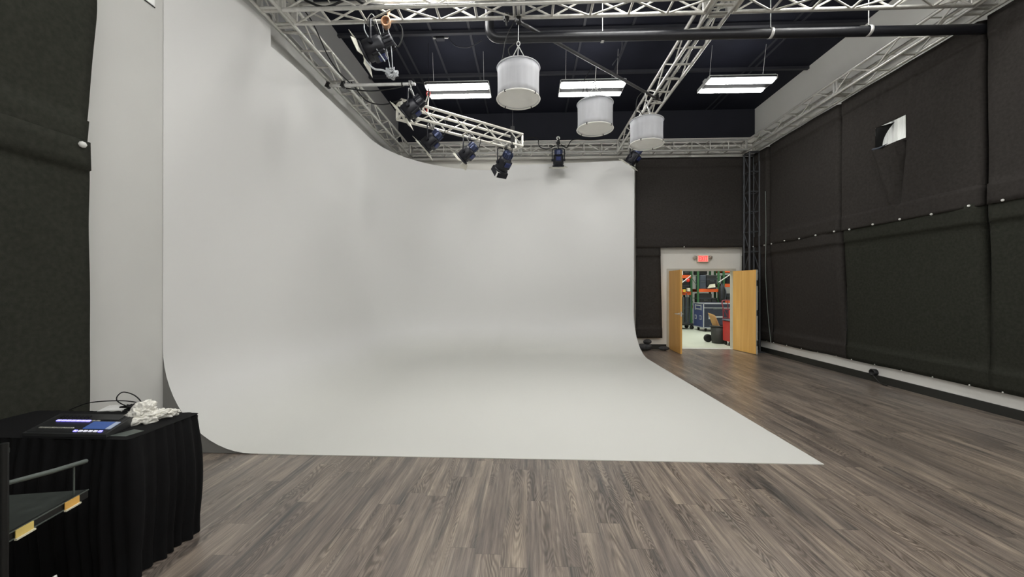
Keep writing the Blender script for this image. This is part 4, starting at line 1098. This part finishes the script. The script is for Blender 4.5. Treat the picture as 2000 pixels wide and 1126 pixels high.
for x in (5.72, 6.3):
    for y in (11.25, 11.5):
        b = MB(); b.M = Matrix.Translation((x, y, .06)); b.lathe([(.001, -.02), (.06, -.02), (.06, .02), (.001, .02)], 12, 'x'); b.box((-.025, -.025, .03), (.025, .025, .07)); b.build('caster', m_rubber, T)
T = thing('hand_truck', 'dark red tubular hand truck standing behind the trash bin', 'hand truck', (6.85, 13.6, 0))
b = MB()
for x in (6.68, 7.02): b.tube(bez([(x, 13.6, .12), (x, 13.6, .9), (x - .01, 13.66, 1.12)], 5), .02, 8)
b.tube(bez([(6.67, 13.66, 1.12), (6.7, 13.68, 1.2), (6.85, 13.69, 1.22), (7.0, 13.68, 1.2), (7.01, 13.66, 1.12)], 5), .02, 8)
for z in (.3, .62, .92): b.tube([(6.68, 13.6, z), (7.02, 13.6, z)], .016, 8)
b.tube([(6.62, 13.5, .98), (6.85, 13.6, .62)], .014, 8); b.tube([(6.85, 13.6, .3), (6.85, 13.63, 1.2)], .014, 8); b.build('frame', m_dkred, T)
b = MB(); b.box((6.65, 13.38, .02), (7.05, 13.62, .035)); b.build('toe_plate', m_dkred, T)
for x in (6.62, 7.08):
    b = MB(); b.M = Matrix.Translation((x, 13.7, .12)); b.lathe([(.001, -.03), (.12, -.03), (.12, .03), (.001, .03)], 18, 'x'); b.build('wheel', m_rubber, T)
T = thing('folding_table', 'low table with a pale top between the hand truck and the red cart', 'table', (7.4, 13.0, 0))
b = MB(); b.box((6.85, 12.7, .58), (7.9, 13.35, .62), .008); b.build('tabletop', m_paper, T)
for x in (6.9, 7.85):
    for y in (12.75, 13.3):
        b = MB(); b.tube([(x, y, 0), (x, y, .58)], .015, 6); b.build('leg', m_greycase, T)

# ------------------------------------------------------------------ world, camera, colour
w = bpy.data.worlds.new('world'); sc.world = w; w.use_nodes = True
w.node_tree.nodes['Background'].inputs[0].default_value = (.5, .52, .55, 1); w.node_tree.nodes['Background'].inputs[1].default_value = .3
cam = bpy.data.cameras.new('camera'); co = bpy.data.objects.new('camera', cam); col.objects.link(co)
f, yaw, pitch, roll = 760.7, -.0403, .0015, .001
cy, sy = math.cos(yaw), math.sin(yaw)
right = V((cy, -sy, 0)); fwd = V((sy, cy, 0)); up = V((0, 0, 1))
f2 = fwd * math.cos(pitch) + up * math.sin(pitch); u2 = -fwd * math.sin(pitch) + up * math.cos(pitch)
r3 = right * math.cos(roll) + u2 * math.sin(roll); u3 = -right * math.sin(roll) + u2 * math.cos(roll)
co.matrix_world = Matrix.Translation((0, 0, 1.6)) @ Matrix((r3, u3, -f2)).transposed().to_4x4()
cam.sensor_width = 36; cam.lens = f * 36 / 2000; cam.clip_start = .05; cam.clip_end = 100
sc.camera = co
for o in bpy.data.objects:
    if '_o' in o: del o['_o']
sc.view_settings.view_transform = 'Standard'; sc.view_settings.look = 'None'
sc.view_settings.exposure = 0; sc.view_settings.gamma = 1
sc.cycles.use_denoising = True
sc.cycles.max_bounces = 8; sc.cycles.diffuse_bounces = 6
sc.cycles.sample_clamp_indirect = 10
